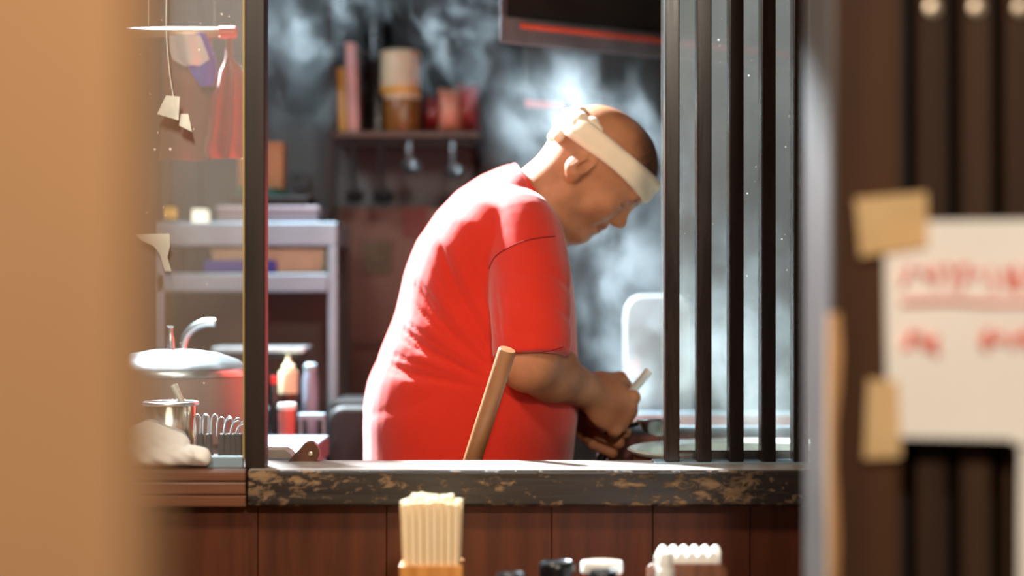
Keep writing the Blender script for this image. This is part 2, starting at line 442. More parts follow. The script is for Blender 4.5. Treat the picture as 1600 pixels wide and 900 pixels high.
def quad_sheet(name, pts, Y, thick, mat, parent=None, wav=0.0):
    """thin sheet; pts are pixel corners tl,tr,br,bl at distance Y"""
    N = 12; a, b, c, d = [Vector(P(p[0], p[1], Y)) for p in pts]
    V = []; F = []
    for j in range(N + 1):
        for i in range(N + 1):
            u, v_ = i / N, j / N
            p = (a*(1-u)+b*u)*(1-v_)+(d*(1-u)+c*u)*v_
            p.y += wav * (math.sin(u*5+v_*3) * math.sin(v_*6) )
            V.append(p)
    m = len(V); V += [Vector((p.x, p.y + thick, p.z)) for p in V]
    for j in range(N):
        for i in range(N):
            q = j*(N+1)+i; F.append((q, q+1, q+N+2, q+N+1)); F.append((m+q, m+q+N+1, m+q+N+2, m+q+1))
    rim = [i for i in range(N)] + [i*(N+1)+N for i in range(N)] + [N*(N+1)+N-i for i in range(N)] + [(N-i)*(N+1) for i in range(N)]
    for k in range(len(rim)):
        q, q2 = rim[k], rim[(k+1) % len(rim)]; F.append((q2, q, m+q, m+q2))
    return MB().raw(V, F, True).build(name, mat, parent)
nt_root = thing('paper_notice', P(1500, 683, 1.632), 'white handwritten paper notice taped to the lattice door', 'notice')
quad_sheet('sheet', [(1382, 346), (1720, 342), (1722, 690), (1386, 683)], 1.632, 0.0006, M_paper, nt_root, wav=0.0015)
ink = MB()
def stroke(pts, r=0.0022):
    ink.tube(smooth_path([P(x, y, 1.6295) for x, y in pts], 5), r, 6, flat=1.0)
rs = random.Random(3)
for y0, xs, rr_ in ((432, range(1420, 1700, 21), 0.0020), (536, (1424, 1444, 1462, 1540, 1562, 1584, 1606, 1630), 0.0027)):
    for x in xs:
        stroke([(x + rs.uniform(-10, 10), y0 + rs.uniform(-20, 20)) for q in range(4)], rr_)
stroke([(1408, 472), (1480, 470), (1560, 474), (1690, 471)], 0.002)
ink.build('red_writing', M_ink, nt_root)
M_paper2 = M_paper
quad_sheet('paper_corner_tab', [(1578, 680), (1612, 682), (1612, 698), (1582, 692)], 1.6305, 0.0006, M_paper, nt_root)
p2 = quad_sheet('paper_notice', [(1593, 694), (1760, 690), (1766, 960), (1590, 964)], 1.6345, 0.0006, M_paper, wav=0.001)
tag(p2, 'blank white sheet hanging below the handwritten notice', 'notice')
def m_tape():
    nt = NT('masking_tape'); v = nt.coords(); n1 = nt.n('TexNoise', Vector=v, Scale=30.0, Detail=4.0)
    col = nt.ramp(n1.outputs[0], [(0.3, lin((236, 204, 150))), (0.7, lin((246, 220, 172)))])
    df = nt.n('BsdfDiffuse', Color=col.outputs[0]); tr = nt.n('BsdfTransparent', Color=lin((250, 214, 150)))
    mx = nt.n('MixShader'); mx.inputs[0].default_value = 0.62; nt.set(mx.inputs[1], tr); nt.set(mx.inputs[2], df); nt.surf(mx); return nt.m
M_tape = m_tape()
t1 = quad_sheet('masking_tape', [(1336, 310), (1448, 300), (1450, 384), (1344, 402)], 1.6285, 0.0002, M_tape)
tag(t1, 'wide beige masking tape over the upper corner of the notice', 'tape')
t2 = quad_sheet('masking_tape', [(1356, 592), (1404, 596), (1408, 714), (1350, 717)], 1.6285, 0.0002, M_tape)
tag(t2, 'upright beige masking tape over the lower corner of the notice', 'tape')

# ------------------------------------------------------------------ condiments on the counter
YC = 2.30
hb = thing('chopstick_box', (PX(673, YC), YC + 0.03, ZC), 'open honey-coloured wooden box holding chopsticks', 'box')
bx0, bx1, bz = PX(624, YC), PX(723, YC), PZ(884, YC)
bt = 0.006; by1 = YC + 0.062
box('front_board', (bx0, YC, ZC), (bx1, YC + bt, bz), M_boxwood, hb, bevel=0.0015)
box('back_board', (bx0, by1 - bt, ZC), (bx1, by1, bz), M_boxwood, hb, bevel=0.0015)
box('side_board', (bx0, YC + bt, ZC), (bx0 + bt, by1 - bt, bz), M_boxwood, hb, bevel=0.0015)
box('side_board', (bx1 - bt, YC + bt, ZC), (bx1, by1 - bt, bz), M_boxwood, hb, bevel=0.0015)
box('bottom_board', (bx0 + bt, YC + bt, ZC), (bx1 - bt, by1 - bt, ZC + bt), M_boxwood, hb)
csm = None; NCOL = 8
for row in range(4):
    for k in range(NCOL):
        u = k / (NCOL - 1)
        yb = YC + 0.0115 + row * 0.0123; yt = yb + (row - 1.5) * 0.004 + 0.002
        xa = bx0 + bt + 0.0045 + u * (bx1 - bx0 - 2*bt - 0.009); xt = PX(629 + u * 86, YC) + random.uniform(-0.0015, 0.0015)
        if row in (0, 3): xt = PX(633 + u * 80, YC)
        zt = PZ(784 if row == 0 else 780, YC) + random.uniform(-0.002, 0.002) - (0.004 if k in (0, NCOL-1) else 0)
        zb = ZC + bt + 0.001
        mb = MB(); hw = 0.0037; hd = 0.0040
        def ring(cx, cy, cz, sc=1.0):
            c = 0.7
            return [(cx+sx_*hw*sc, cy+sy_*hd*sc, cz) for sx_, sy_ in ((-1,-c),(-c,-1),(c,-1),(1,-c),(1,c),(c,1),(-c,1),(-1,c))]
        mb.loft([ring(xa, yb, zb, 0.8), ring(xt, yt, zt - 0.001), ring(xt, yt, zt, 0.85)], smooth=False)
        o = mb.build('chopstick', M_chop)
        tag(o, 'pale wooden disposable chopstick standing upright in the box', 'chopstick', 'chopsticks in the wooden box')

def bottle_cap(px, py, wpx, Y, name, label, parts, cat):
    t = thing(name, (PX(px, Y), Y, ZC), label, cat)
    zt = PZ(py, Y); r = wpx / 2 / FPX * Y; H = zt - ZC
    for nm, prof, mat in parts(r, H):
        MB().lathe(prof, (PX(px, Y), Y, ZC), 32).build(nm, mat, t)
    return t
M_darkglass = plain('dark_sauce_glass', (28, 14, 10), rough=0.12)
M_chili = plain('red_chili', (176, 44, 20), rough=0.5, var=0.4, nscale=120)
M_lidtan = plain('tan_lid_top', (180, 160, 136), rough=0.5)
def soy(r, H):
    return [('body', [(r*0.9, 0), (r*1.05, 0.004), (r*1.05, H-0.045), (r*0.85, H-0.03), (r*0.8, H-0.026)], M_darkglass),
            ('cap', [(r*0.92, H-0.026), (r*0.97, H-0.02), (r, H-0.008), (r*0.97, H-0.003), (r*0.86, H-0.0005), (r*0.8, H-0.0015), (r*0.3, H-0.002)], M_blackpl)]
bottle_cap(798, 894, 46, 2.24, 'sauce_bottle', 'small sauce bottle whose flat black cap is the lowest', soy, 'bottle')
bottle_cap(870, 876, 56, 2.34, 'sauce_bottle', 'sauce bottle with tall black cap beside the chili jar', soy, 'bottle')
bottle_cap(942, 890, 48, 2.20, 'sauce_bottle', 'sauce bottle with glossy black cap in front of the chili jar', soy, 'bottle')
def jar(r, H):
    return [('glass_body', [(r*0.86, 0), (r*0.92, 0.004), (r*0.92, H-0.02), (r*0.86, H-0.014)], M_chili),
            ('lid', [(r*0.93, H-0.014), (r*1.0, H-0.012), (r*1.0, H-0.003), (r*0.96, H), (r*0.88, H-0.0002)], M_white),
            ('lid_top', [(r*0.87, H-0.004), (r*0.87, H+0.0004), (r*0.2, H+0.0006)], M_lidtan)]
bottle_cap(940, 877, 66, 2.36, 'chili_jar', 'jar of red chili under a white rimmed lid', jar, 'jar')
def pick(r, H):
    return [('body', [(r*0.98, 0), (r, 0.003), (r, H-0.022), (r*0.98, H-0.019)], M_white),
            ('cap', [(r*0.80, H-0.019), (r*0.84, H-0.016), (r*0.84, H-0.009), (r*0.7, H-0.004), (r*0.66, H-0.001), (r*0.6, H)], M_white)]
bottle_cap(1040, 863, 28, 2.26, 'toothpick_bottle', 'slim white plastic bottle in front of the napkin holder', pick, 'bottle')
nh = thing('napkin_holder', (PX(1073, 2.36), 2.36, ZC), 'brown wooden napkin holder with rounded corners', 'napkin holder')
M_hold = wood('holder_wood', (86, 50, 34), (132, 84, 60), scale=(30, 30, 6), rough=0.4)
def round_panel(x0, x1, z0, z1, r):
    out = [(x0, z0), (x1, z0)]
    for k in range(7): a = k/6*math.pi/2; out.append((x1 - r + r*math.cos(a), z1 - r + r*math.sin(a)))
    for k in range(7): a = math.pi/2 + k/6*math.pi/2; out.append((x0 + r + r*math.cos(a), z1 - r + r*math.sin(a)))
    return out
MB().prism(round_panel(PX(1021, 2.31), PX(1136, 2.31), ZC, PZ(881, 2.31), 0.010), 2.31, 2.317).build('front_panel', M_hold, nh, bevel=0.001)
MB().prism(round_panel(PX(1010, 2.40), PX(1126, 2.40), ZC, PZ(880, 2.40), 0.010), 2.40, 2.407).build('back_panel', M_hold, nh, bevel=0.001)
box('base', (PX(1021, 2.31), 2.317, ZC), (PX(1126, 2.40), 2.40, ZC + 0.006), M_hold, nh)
for k in range(7):
    Y = 2.322 + 0.0105 * k
    x0, x1 = PX(1023, Y) + 0.0006*k, PX(1122, Y) + 0.0006*k; zt = PZ(856, 2.36) + 0.001*math.sin(k*2.1)
    out = [(x0, ZC + 0.007), (x1, ZC + 0.007)]
    ns = 6; wS = (x1 - x0) / ns
    for i in range(ns):
        for j in range(7):
            a = j / 6; out.append((x1 - wS*(i + a), zt - 0.007 + 0.007 * math.sin(a*math.pi)**0.6))
    o = MB().prism(out, Y, Y + 0.006).build('napkin', M_paper)
    tag(o, 'folded white paper napkin with a scalloped top edge', 'napkin', 'napkins in the wooden holder')

# ------------------------------------------------------------------ implicit surfaces
def smin(a, b, k):
    if k <= 0: return np.minimum(a, b)
    h = np.maximum(k - np.abs(a - b), 0) / k
    return np.minimum(a, b) - h * h * k * 0.25
def smax(a, b, k): return -smin(-a, -b, k)
class Prim:
    def __init__(s, fn, lo, hi, k, op='u'): s.fn = fn; s.lo = np.array(lo); s.hi = np.array(hi); s.k = k; s.op = op
def ell(c, r, axes=None, k=0.02, op='u'):
    c = np.array(c, float); r = np.array(r, float); A = np.eye(3) if axes is None else np.array(axes, float)
    def fn(x, y, z):
        X, Y, Z = x - c[0], y - c[1], z - c[2]
        p = [A[i][0]*X + A[i][1]*Y + A[i][2]*Z for i in range(3)]
        k0 = np.sqrt(sum((p[i]/r[i])**2 for i in range(3))); k1 = np.sqrt(sum((p[i]/r[i]**2)**2 for i in range(3)))
        return k0 * (k0 - 1) / np.maximum(k1, 1e-9)
    m = max(r); return Prim(fn, c - m, c + m, k, op)
def cap(a, b, ra, rb, k=0.02, op='u', flat=None):
    a = np.array(a, float); b = np.array(b, float); d = b - a; L = max(d @ d, 1e-12)
    def fn(x, y, z):
        X, Y, Z = x - a[0], y - a[1], z - a[2]
        t = np.clip((X*d[0] + Y*d[1] + Z*d[2]) / L, 0, 1)
        return np.sqrt((X - t*d[0])**2 + (Y - t*d[1])**2 + (Z - t*d[2])**2) - (ra + (rb - ra) * t)
    m = max(ra, rb); return Prim(fn, np.minimum(a, b) - m, np.maximum(a, b) + m, k, op)
def eval_pts(prims, pts):
    x, y, z = pts[:, 0], pts[:, 1], pts[:, 2]; F = np.full(len(pts), 1.0)
    for p in prims:
        d = p.fn(x, y, z)
        F = smin(F, d, p.k) if p.op == 'u' else smax(F, -d, p.k)
    return F
def polygonise(prims, lo, hi, h):
    lo = np.array(lo, float); hi = np.array(hi, float)
    n = np.ceil((hi - lo) / h).astype(int) + 1
    ax = [(lo[i] + np.arange(n[i]) * h).astype(np.float32) for i in range(3)]
    F = np.full(tuple(n), 0.05, np.float32)
    for p in prims:
        m = p.k + 3 * h
        i0 = np.maximum(np.floor((p.lo - m - lo) / h).astype(int), 0); i1 = np.minimum(np.ceil((p.hi + m - lo) / h).astype(int) + 1, n)
        if np.any(i1 <= i0): continue
        sl_ = tuple(slice(i0[i], i1[i]) for i in range(3))
        d = p.fn(ax[0][sl_[0]][:, None, None], ax[1][sl_[1]][None, :, None], ax[2][sl_[2]][None, None, :]).astype(np.float32)
        F[sl_] = smin(F[sl_], d, p.k) if p.op == 'u' else smax(F[sl_], -d, p.k)
    I = F < 0
    c = np.zeros(tuple(n - 1), np.int8)
    for dx in (0, 1):
        for dy in (0, 1):
            for dz in (0, 1):
                c += I[dx:n[0]-1+dx, dy:n[1]-1+dy, dz:n[2]-1+dz]
    act = np.argwhere((c > 0) & (c < 8))
    idx = np.full(tuple(n - 1), -1, np.int32); idx[tuple(act.T)] = np.arange(len(act))
    acc = np.zeros((len(act), 3)); cnt = np.zeros(len(act))
    corners = [(a, b, d) for a in (0, 1) for b in (0, 1) for d in (0, 1)]
    for p in corners:
        for axis in range(3):
            if p[axis]: continue
            q = list(p); q[axis] = 1
            f0 = F[tuple((act + p).T)]; f1 = F[tuple((act + q).T)]
            cr = (f0 < 0) != (f1 < 0)
            t = np.where(cr, f0 / np.where(cr, f0 - f1, 1), 0)
            pt = np.tile(np.array(p, float), (len(act), 1)); pt[:, axis] += t
            acc += pt * cr[:, None]; cnt += cr
    V = lo + (act + acc / cnt[:, None]) * h
    faces = []
    for axis in range(3):
        u, v = (axis + 1) % 3, (axis + 2) % 3
        a = [slice(None)] * 3; b = [slice(None)] * 3; a[axis] = slice(0, -1); b[axis] = slice(1, None)
        e = np.argwhere(I[tuple(a)] != I[tuple(b)])
        e = e[(e[:, u] > 0) & (e[:, v] > 0) & (e[:, u] < n[u]-1) & (e[:, v] < n[v]-1)]
        ins = I[tuple(e.T)]
        def cell(du, dv):
            q = e.copy(); q[:, u] += du; q[:, v] += dv; return idx[tuple(q.T)]
        Q = np.stack([cell(-1, -1), cell(0, -1), cell(0, 0), cell(-1, 0)], 1)
        Q[~ins] = Q[~ins][:, ::-1]
        faces.append(Q)
    Q = np.concatenate(faces); Q = Q[(Q >= 0).all(1)]
    return V, Q
def np_mesh(name, V, Q, mat, parent, attrs=None):
    me = bpy.data.meshes.new(name)
    me.vertices.add(len(V)); org = np.array(world_loc(parent)) if parent is not None else np.array([V[:,0].mean(), V[:,1].mean(), V[:,2].min()])
    me.vertices.foreach_set('co', (V - org).astype(np.float32).ravel())
    k = Q.shape[1]; me.loops.add(len(Q) * k); me.loops.foreach_set('vertex_index', Q.astype(np.int32).ravel())
    me.polygons.add(len(Q)); me.polygons.foreach_set('loop_start', np.arange(0, len(Q)*k, k, dtype=np.int32))
    me.update(calc_edges=True); me.validate()
    me.polygons.foreach_set('use_smooth', np.ones(len(me.polygons), bool))
    for nm, arr in (attrs or {}).items():
        a = me.attributes.new(nm, 'FLOAT', 'POINT'); a.data.foreach_set('value', arr.astype(np.float32))
    me.materials.append(mat)
    o = bpy.data.objects.new(name, me); COL.objects.link(o)
    if parent is not None: o.parent = parent
    else: o.location = org
    return o

# ------------------------------------------------------------------ the cook
YM = 3.10
person = thing('person', (PX(735, YM), YM, 0), 'person in red t-shirt and cream headband leaning over steaming pots', 'person')
TH = R(50)
HF = np.array([math.cos(TH), 0, -math.sin(TH)]); HU = np.array([math.sin(TH), 0, math.cos(TH)]); HS = np.array([0, -1.0, 0])
HO = np.array(P(914, 268, 3.05)); HO[1] = YM
HAX = [HF, HU, HS]
HSC = 1.0
def H(f, u, s=0.0): return HO + HSC*(f*HF + u*HU + s*HS)
def head_scaled(p, k=0.88):
    fn = p.fn
    return Prim(lambda x, y, z: k*fn((x - HO[0])/k + HO[0], (y - HO[1])/k + HO[1], (z - HO[2])/k + HO[2]), HO + (p.lo - HO)*k, HO + (p.hi - HO)*k, p.k*k, p.op)
def rot_axes(a, b, ang):
    c, s_ = math.cos(ang), math.sin(ang); return c*a + s_*b, -s_*a + c*b
body = []
A = body.append
# torso core, neck
A(ell(P(735, 760, YM), (0.14, 0.17, 0.12), k=0.05))
A(cap(P(740, 700, YM), P(790, 400, YM), 0.12, 0.075, k=0.06))
A(cap(P(800, 380, 2.97), P(800, 380, 3.23), 0.05, 0.05, k=0.05))
A(cap(P(812, 350, YM), P(884, 283, YM), 0.062, 0.056, k=0.03))
# skull and face
n_neck = len(body)
A(ell(H(-0.004, 0.040), (0.092, 0.084, 0.075), HAX, k=0.03))
A(ell(H(0.026, 0.050), (0.070, 0.070, 0.066), HAX, k=0.03))
A(ell(H(0.045, -0.005), (0.048, 0.062, 0.056), HAX, k=0.02))
for s in (1, -1):
    A(cap(H(0.008, -0.048, 0.050*s), H(0.066, -0.072, 0.016*s), 0.017, 0.015, k=0.025))
    A(ell(H(0.060, -0.008, 0.040*s), (0.026, 0.020, 0.018), HAX, k=0.018))
    A(cap(H(0.050, -0.035, 0.042*s), H(0.078, -0.040, 0.018*s), 0.012, 0.014, k=0.02))
A(ell(H(0.073, -0.070), (0.018, 0.015, 0.022), HAX, k=0.02))
A(ell(H(0.030, -0.078), (0.040, 0.026, 0.038), HAX, k=0.03))
A(cap(H(0.086, 0.036, 0.034), H(0.086, 0.036, -0.034), 0.011, 0.011, k=0.016))
A(cap(H(0.083, 0.024, 0.0), H(0.104, -0.006, 0.0), 0.009, 0.0115, k=0.014))
for s in (1, -1):
    A(ell(H(0.096, -0.012, 0.012*s), (0.011, 0.008, 0.0075), HAX, k=0.007))
    A(ell(H(0.100, 0.012, 0.036*s), (0.018, 0.012, 0.018), HAX, k=0.016, op='s'))
    A(ell(H(0.076, 0.012, 0.033*s), (0.014, 0.011, 0.015), HAX, k=0.006))
    A(cap(H(0.089, 0.013, 0.024*s), H(0.082, 0.009, 0.046*s), 0.0022, 0.0018, k=0.003))
A(ell(H(0.086, -0.033), (0.012, 0.0075, 0.023), HAX, k=0.008))
A(ell(H(0.083, -0.046), (0.012, 0.0075, 0.020), HAX, k=0.008))
A(cap(H(0.101, -0.0395, 0.0), H(0.086, -0.041, 0.026), 0.003, 0.003, k=0.004, op='s'))
A(cap(H(0.101, -0.0395, 0.0), H(0.086, -0.041, -0.026), 0.003, 0.003, k=0.004, op='s'))
for s in (1, -1):       # smile fold
    A(cap(H(0.100, -0.012, 0.020*s), H(0.084, -0.046, 0.033*s), 0.004, 0.003, k=0.010, op='s'))
# ears
for s in (1, -1):
    e1, e2 = rot_axes(HF, HU, R(-18)); e3, e2b = rot_axes(HS*s, e1, R(-24))
    EA = [np.cross(e2, e3), e2, e3]
    A(ell(H(-0.014, 0.002, 0.073*s), (0.0185, 0.029, 0.0075), EA, k=0.006))
    A(ell(H(-0.0075, 0.005, 0.0825*s), (0.0095, 0.0165, 0.0065), EA, k=0.004, op='s'))
    A(cap(H(-0.016, 0.015, 0.077*s), H(-0.018, -0.010, 0.077*s), 0.0035, 0.003, k=0.004))
    A(ell(H(-0.006, -0.021, 0.0715*s), (0.0095, 0.011, 0.006), EA, k=0.012))
    A(ell(H(0.002, -0.002, 0.073*s), (0.004, 0.007, 0.005), EA, k=0.004))

body[n_neck:] = [head_scaled(p) for p in body[n_neck:]]
def hand(W, d, up, side, scale=1.0):
    """fist: W wrist, d towards the knuckles, up thumb side; side gives the back-of-hand normal"""
    d = np.array(d, float); d /= np.linalg.norm(d); t = np.array(up, float); t -= (t @ d) * d; t /= np.linalg.norm(t)
    nrm = np.cross(d, t) * side
    def Q(a, b, c): return np.array(W) + (d*a + t*b + nrm*c) * scale
    AX = [d, t, nrm]
    A(ell(Q(0.044, 0.0, 0.002), (0.046, 0.038, 0.0165), AX, k=0.015))
    A(ell(Q(0.022, 0.020, -0.010), (0.026, 0.018, 0.016), AX, k=0.012))
    for tt, L, r in ((0.030, 0.040, 0.0098), (0.010, 0.044, 0.0100), (-0.0102, 0.041, 0.0096), (-0.0285, 0.033, 0.0086)):
        kn = (0.078 - abs(tt - 0.005) * 0.25)
        a = Q(kn, tt, 0.003); b = Q(kn + 0.012, tt*0.98, -L*0.86); c = Q(kn - 0.018, tt*0.97, -L*0.86 - 0.012); e = Q(kn - 0.033, tt*0.95, -L*0.86 + 0.006)
        A(cap(a, a, r*1.12, r*1.12, k=0.008)); A(cap(a, b, r, r*0.95, k=0.0035)); A(cap(b, c, r*0.95, r*0.88, k=0.003)); A(cap(c, e, r*0.88, r*0.75, k=0.003))
    A(cap(Q(0.018, 0.026, -0.010), Q(0.048, 0.046, -0.018), 0.0135, 0.0112, k=0.010))
    A(cap(Q(0.048, 0.046, -0.018), Q(0.074, 0.047, -0.034), 0.0108, 0.0085, k=0.004))
    return Q, d, t, nrm
# near arm
SH = P(826, 392, 2.95); EL = P(826, 564, 2.875); WR = P(919, 612, 3.035)
A(cap(SH, EL, 0.048, 0.038, k=0.03))
mid = EL.lerp(WR, 0.35)
A(cap(EL, mid, 0.037, 0.036, k=0.03)); A(cap(mid, WR, 0.036, 0.026, k=0.03))
QN, dN, tN, nN = hand(np.array(WR), (0.72, 0.42, -0.48), (0.25, 0.05, 1.0), 1 if np.cross((0.72, 0.42, -0.48), (0.25, 0.05, 1.0))[1] < 0 else -1)
# far arm
SH2 = P(826, 392, 3.26); EL2 = P(838, 590, 3.30); WR2 = P(900, 648, 3.16)
A(cap(SH2, EL2, 0.050, 0.043, k=0.03)); A(cap(EL2, WR2, 0.041, 0.026, k=0.03))
cr2 = np.cross((0.8, -0.25, -0.35), (0.3, 0, 1.0))
QF, dF, tF, nF = hand(np.array(WR2), (0.8, -0.25, -0.35), (0.3, 0, 1.0), 1 if cr2[1] > 0 else -1)
V, Qd = polygonise(body, (-0.24, 2.78, 0.90), (0.26, 3.44, 1.60), 0.0026)
rel = (V - HO)/0.88; hf, hu, hs = rel @ HF, rel @ HU, rel @ HS
inhead = (hf > -0.12) & (hu > -0.02)
bandline = 0.051 + 0.19 * hf
stub = np.clip((hu - bandline) / 0.012, 0, 1) * np.clip(0.10 + 0.85 * np.clip((hf + 0.7*hu - 0.075) / 0.05, 0, 1), 0, 1) * inhead
stub = np.maximum(stub, 0.75 * np.exp(-((hu - 0.034)/0.005)**2) * (hf > 0.074) * (np.abs(hs) > 0.010) * (np.abs(hs) < 0.045))   # eyebrows
stub = np.maximum(stub, 0.22 * np.clip((bandline - hu)/0.01, 0, 1) * (hf < -0.03) * (hu > 0.0) )
stub = np.maximum(stub, 0.16 * np.exp(-((hu + 0.055)/0.02)**2) * (hf > 0.03))                                                # shaved chin
lash = np.exp(-(((hu - 0.0115)/0.0022)**2)) * (hf > 0.076) * (np.abs(hs) > 0.020) * (np.abs(hs) < 0.048)
stub = np.maximum(stub, 0.8 * lash)
lip = np.exp(-((hu + 0.0395)/0.0085)**4) * (hf > 0.080) * (np.abs(hs) < 0.024)
np_mesh('body', V, Qd, M_skin, person, {'stubble': stub, 'lip': lip * 0.6})

# t-shirt: lofted torso and sleeves fused together
def ring_tf(back, front, hw, Y=YM, n=48, p=2.5):
    b = P(*back, Y); f = P(*front, Y); c = (b + f) / 2; h = (f - b) / 2; out = []
    for k in range(n):
        a = 2*math.pi*k/n; ca, sa = math.cos(a), math.sin(a)
        x = abs(ca)**(2/p) * (1 if ca >= 0 else -1); y = abs(sa)**(2/p) * (1 if sa >= 0 else -1)
        out.append(c + h * x + Vector((0, hw * y, 0)))
    return out
TS = [((566, 830), (868, 830), 0.185, 2.4), ((567, 720), (893, 722), 0.192, 2.4), ((568, 640), (907, 640), 0.200, 2.3), ((577, 594), (908, 595), 0.202, 2.3), ((598, 540), (904, 548), 0.200, 2.3), ((617, 490), (900, 505), 0.196, 2.3),
      ((633, 430), (896, 462), 0.194, 2.4), ((653, 375), (892, 430), 0.196, 2.5), ((680, 332), (889, 408), 0.194, 2.5), ((712, 298), (886, 392), 0.176, 2.4), ((750, 273), (882, 380), 0.134, 2.2), ((783, 260), (879, 372), 0.094, 2.1), ((800, 256), (876, 366), 0.078, 2.0)]
mb = MB(); mb.loft([ring_tf(b, f, hw, p=p) for b, f, hw, p in TS])
for sy, Ys, Ye in ((-1, 2.965, 2.872), (1, 3.235, 3.335)):
    dx = 0 if sy < 0 else 8
    pth = smooth_path([P(800, 362, YM + sy*0.10), P(815, 372, Ys), P(826, 430, (Ys+Ye)/2), P(829, 500, Ye + (0.012 if sy < 0 else -0.012)), P(832 + dx, 558, Ye)], 5)
    m = len(pth); mb.tube(pth, [0.066 - 0.010 * (i/(m-1)) for i in range(m)], 24)
tmp = mb.build('shirt_tmp', M_shirt)
rm = tmp.modifiers.new('r', 'REMESH'); rm.mode = 'VOXEL'; rm.voxel_size = 0.0042
sm = tmp.modifiers.new('s', 'SMOOTH'); sm.factor = 0.5; sm.iterations = 7
bpy.context.view_layer.update()
dg = bpy.context.evaluated_depsgraph_get()
ev = bpy.data.meshes.new_from_object(tmp.evaluated_get(dg))
nv = len(ev.vertices); V = np.zeros(nv*3, np.float32); ev.vertices.foreach_get('co', V); V = V.reshape(-1, 3).astype(float) + np.array(tmp.location)
Nn = np.zeros(nv*3, np.float32); ev.vertices.foreach_get('normal', Nn); Nn = Nn.reshape(-1, 3)
Fq = [tuple(p.vertices) for p in ev.polygons]
bpy.data.objects.remove(tmp)
# wrinkles: drapes hanging from the armpit across the back, sleeve creases, belly
U = V[:, 0] / V[:, 1] * FPX + 800 ; W_ = (CAM.z - V[:, 2]) / V[:, 1] * FPX + 450     # photo-measured fold layout
def ridge(x, sharp=2.0): return (1 - np.abs(np.sin(x)))**sharp
def sst(x, a, b): t = np.clip((x - a)/(b - a), 0, 1); return t*t*(3-2*t)
sleeve = sst(U, 770, 790) * (1 - sst(W_, 560, 575)) * sst(W_, 390, 415) * (1 - sst(V[:, 1], 2.93, 2.965))
near = 1 - sst(V[:, 1], 3.05, 3.30)
dU, dW = U - 815, W_ - 612
ang = np.arctan2(-dW, -dU); rad = np.hypot(dU, dW)
wob = 0.55*np.sin(rad/47.0 + 1.0) + 0.45*np.sin(U/37.0 + W_/61.0)
fr_ = ang*11.5 + wob - rad/95.0
f1 = ridge(fr_, 2.4) * (0.35 + 0.65*np.sin(fr_*0.5 + 0.7)**2) * sst(rad, 45, 95) * (1 - sst(rad, 205, 300)) * sst(ang, -0.05, 0.2) * (1 - sst(ang, 1.15, 1.35))
f2 = ridge((W_ + 0.42*(U - 700))/27.0 + 0.6*np.sin(U/60.0), 2.0) * sst(W_, 500, 570) * (1 - sst(W_, 640, 700)) * (1 - sst(U, 740, 800)) * 0.6
f3 = ridge((W_ - 0.50*(U - 830))/15.0 + 0.8*np.sin(U/19.0), 1.8) * sleeve * 0.5
f4 = ridge((W_ - 0.9*(U-600))/26.0 + 0.5*np.sin(U/30.0 + W_/50.0), 2.4) * sst(W_, 330, 400) * (1 - sst(W_, 560, 620)) * (1 - sst(U, 690, 750)) * 0.5
facing = sst(-Nn[:, 1], 0.25, 0.75)
f5 = ridge(ang*24.0 + 1.3*wob - rad/60.0, 2.0) * sst(rad, 60, 120) * (1 - sst(rad, 190, 270)) * sst(ang, 0.0, 0.2) * (1 - sst(ang, 1.2, 1.4))
disp = (-0.0135*f1*facing - 0.004*f5*facing - 0.003*f2) * (1 - sleeve) * near - 0.0045*f3
low = 0.002*np.sin(U/31.0 + 1.3*np.sin(W_/43.0)) * near * (1 - sleeve)
V2 = V + Nn * (disp + low)[:, None]
mb = MB(); mb.raw(V2, Fq, True); shirt = mb.build('t_shirt', M_shirt, person, recalc=False, angle=180)
bvh = BVHTree.FromPolygons([Vector(v) for v in V2], Fq)
def on_shirt(px, py):
    d = (P(px, py, 3.0) - CAM).normalized(); hit = bvh.ray_cast(CAM, d)
    return hit[0]
def seam(pts, r, name, mat):
    pp = [on_shirt(p.x, p.z) for p in smooth_path([(x, 0, y) for x, y in pts], 7)]
    pp = [p - Vector((0, r*0.2, 0)) for p in pp if p is not None]
    return MB().tube(pp, r, 6).build(name, mat, shirt)
seam([(867, 369), (830, 374), (800, 384), (775, 400), (764, 420)], 0.0011, 'shoulder_seam', M_seam)
seam([(782, 548), (805, 551), (835, 551), (860, 548), (880, 542)], 0.0007, 'cuff_seam', M_seam)
# neck rib
rp = ring_tf((803, 259), (876, 366), 0.077, p=2.0); rp.append(rp[0])
MB().tube(rp, 0.0042, 8).build('neck_rib', M_shirt, shirt)
# trousers and shoes
leg = [ell(P(735, 800, YM), (0.15, 0.18, 0.13), k=0.05)]
for s in (-1, 1):
    hx = PX(735, YM)
    leg += [cap((hx, YM + s*0.09, 0.90), (hx + 0.03, YM + s*0.10, 0.48), 0.095, 0.07, k=0.05), cap((hx + 0.03, YM + s*0.10, 0.48), (hx, YM + s*0.105, 0.07), 0.068, 0.055, k=0.04)]
Vt, Qt = polygonise(leg, (-0.32, 2.82, 0.0), (0.18, 3.38, 1.08), 0.010)
np_mesh('trousers', Vt, Qt, M_trousers, person)
for s in (-1, 1):
    hx = PX(735, YM); y = YM + s*0.105
    sp = [ell((hx + 0.06, y, 0.045), (0.135, 0.048, 0.042), k=0.02), ell((hx, y, 0.07), (0.06, 0.045, 0.05), k=0.03)]
    Vs, Qs = polygonise(sp, (hx - 0.12, y - 0.08, 0.0), (hx + 0.24, y + 0.08, 0.14), 0.006); Vs[:, 2] -= Vs[:, 2].min()
    np_mesh('shoe', Vs, Qs, M_blackmat, person)

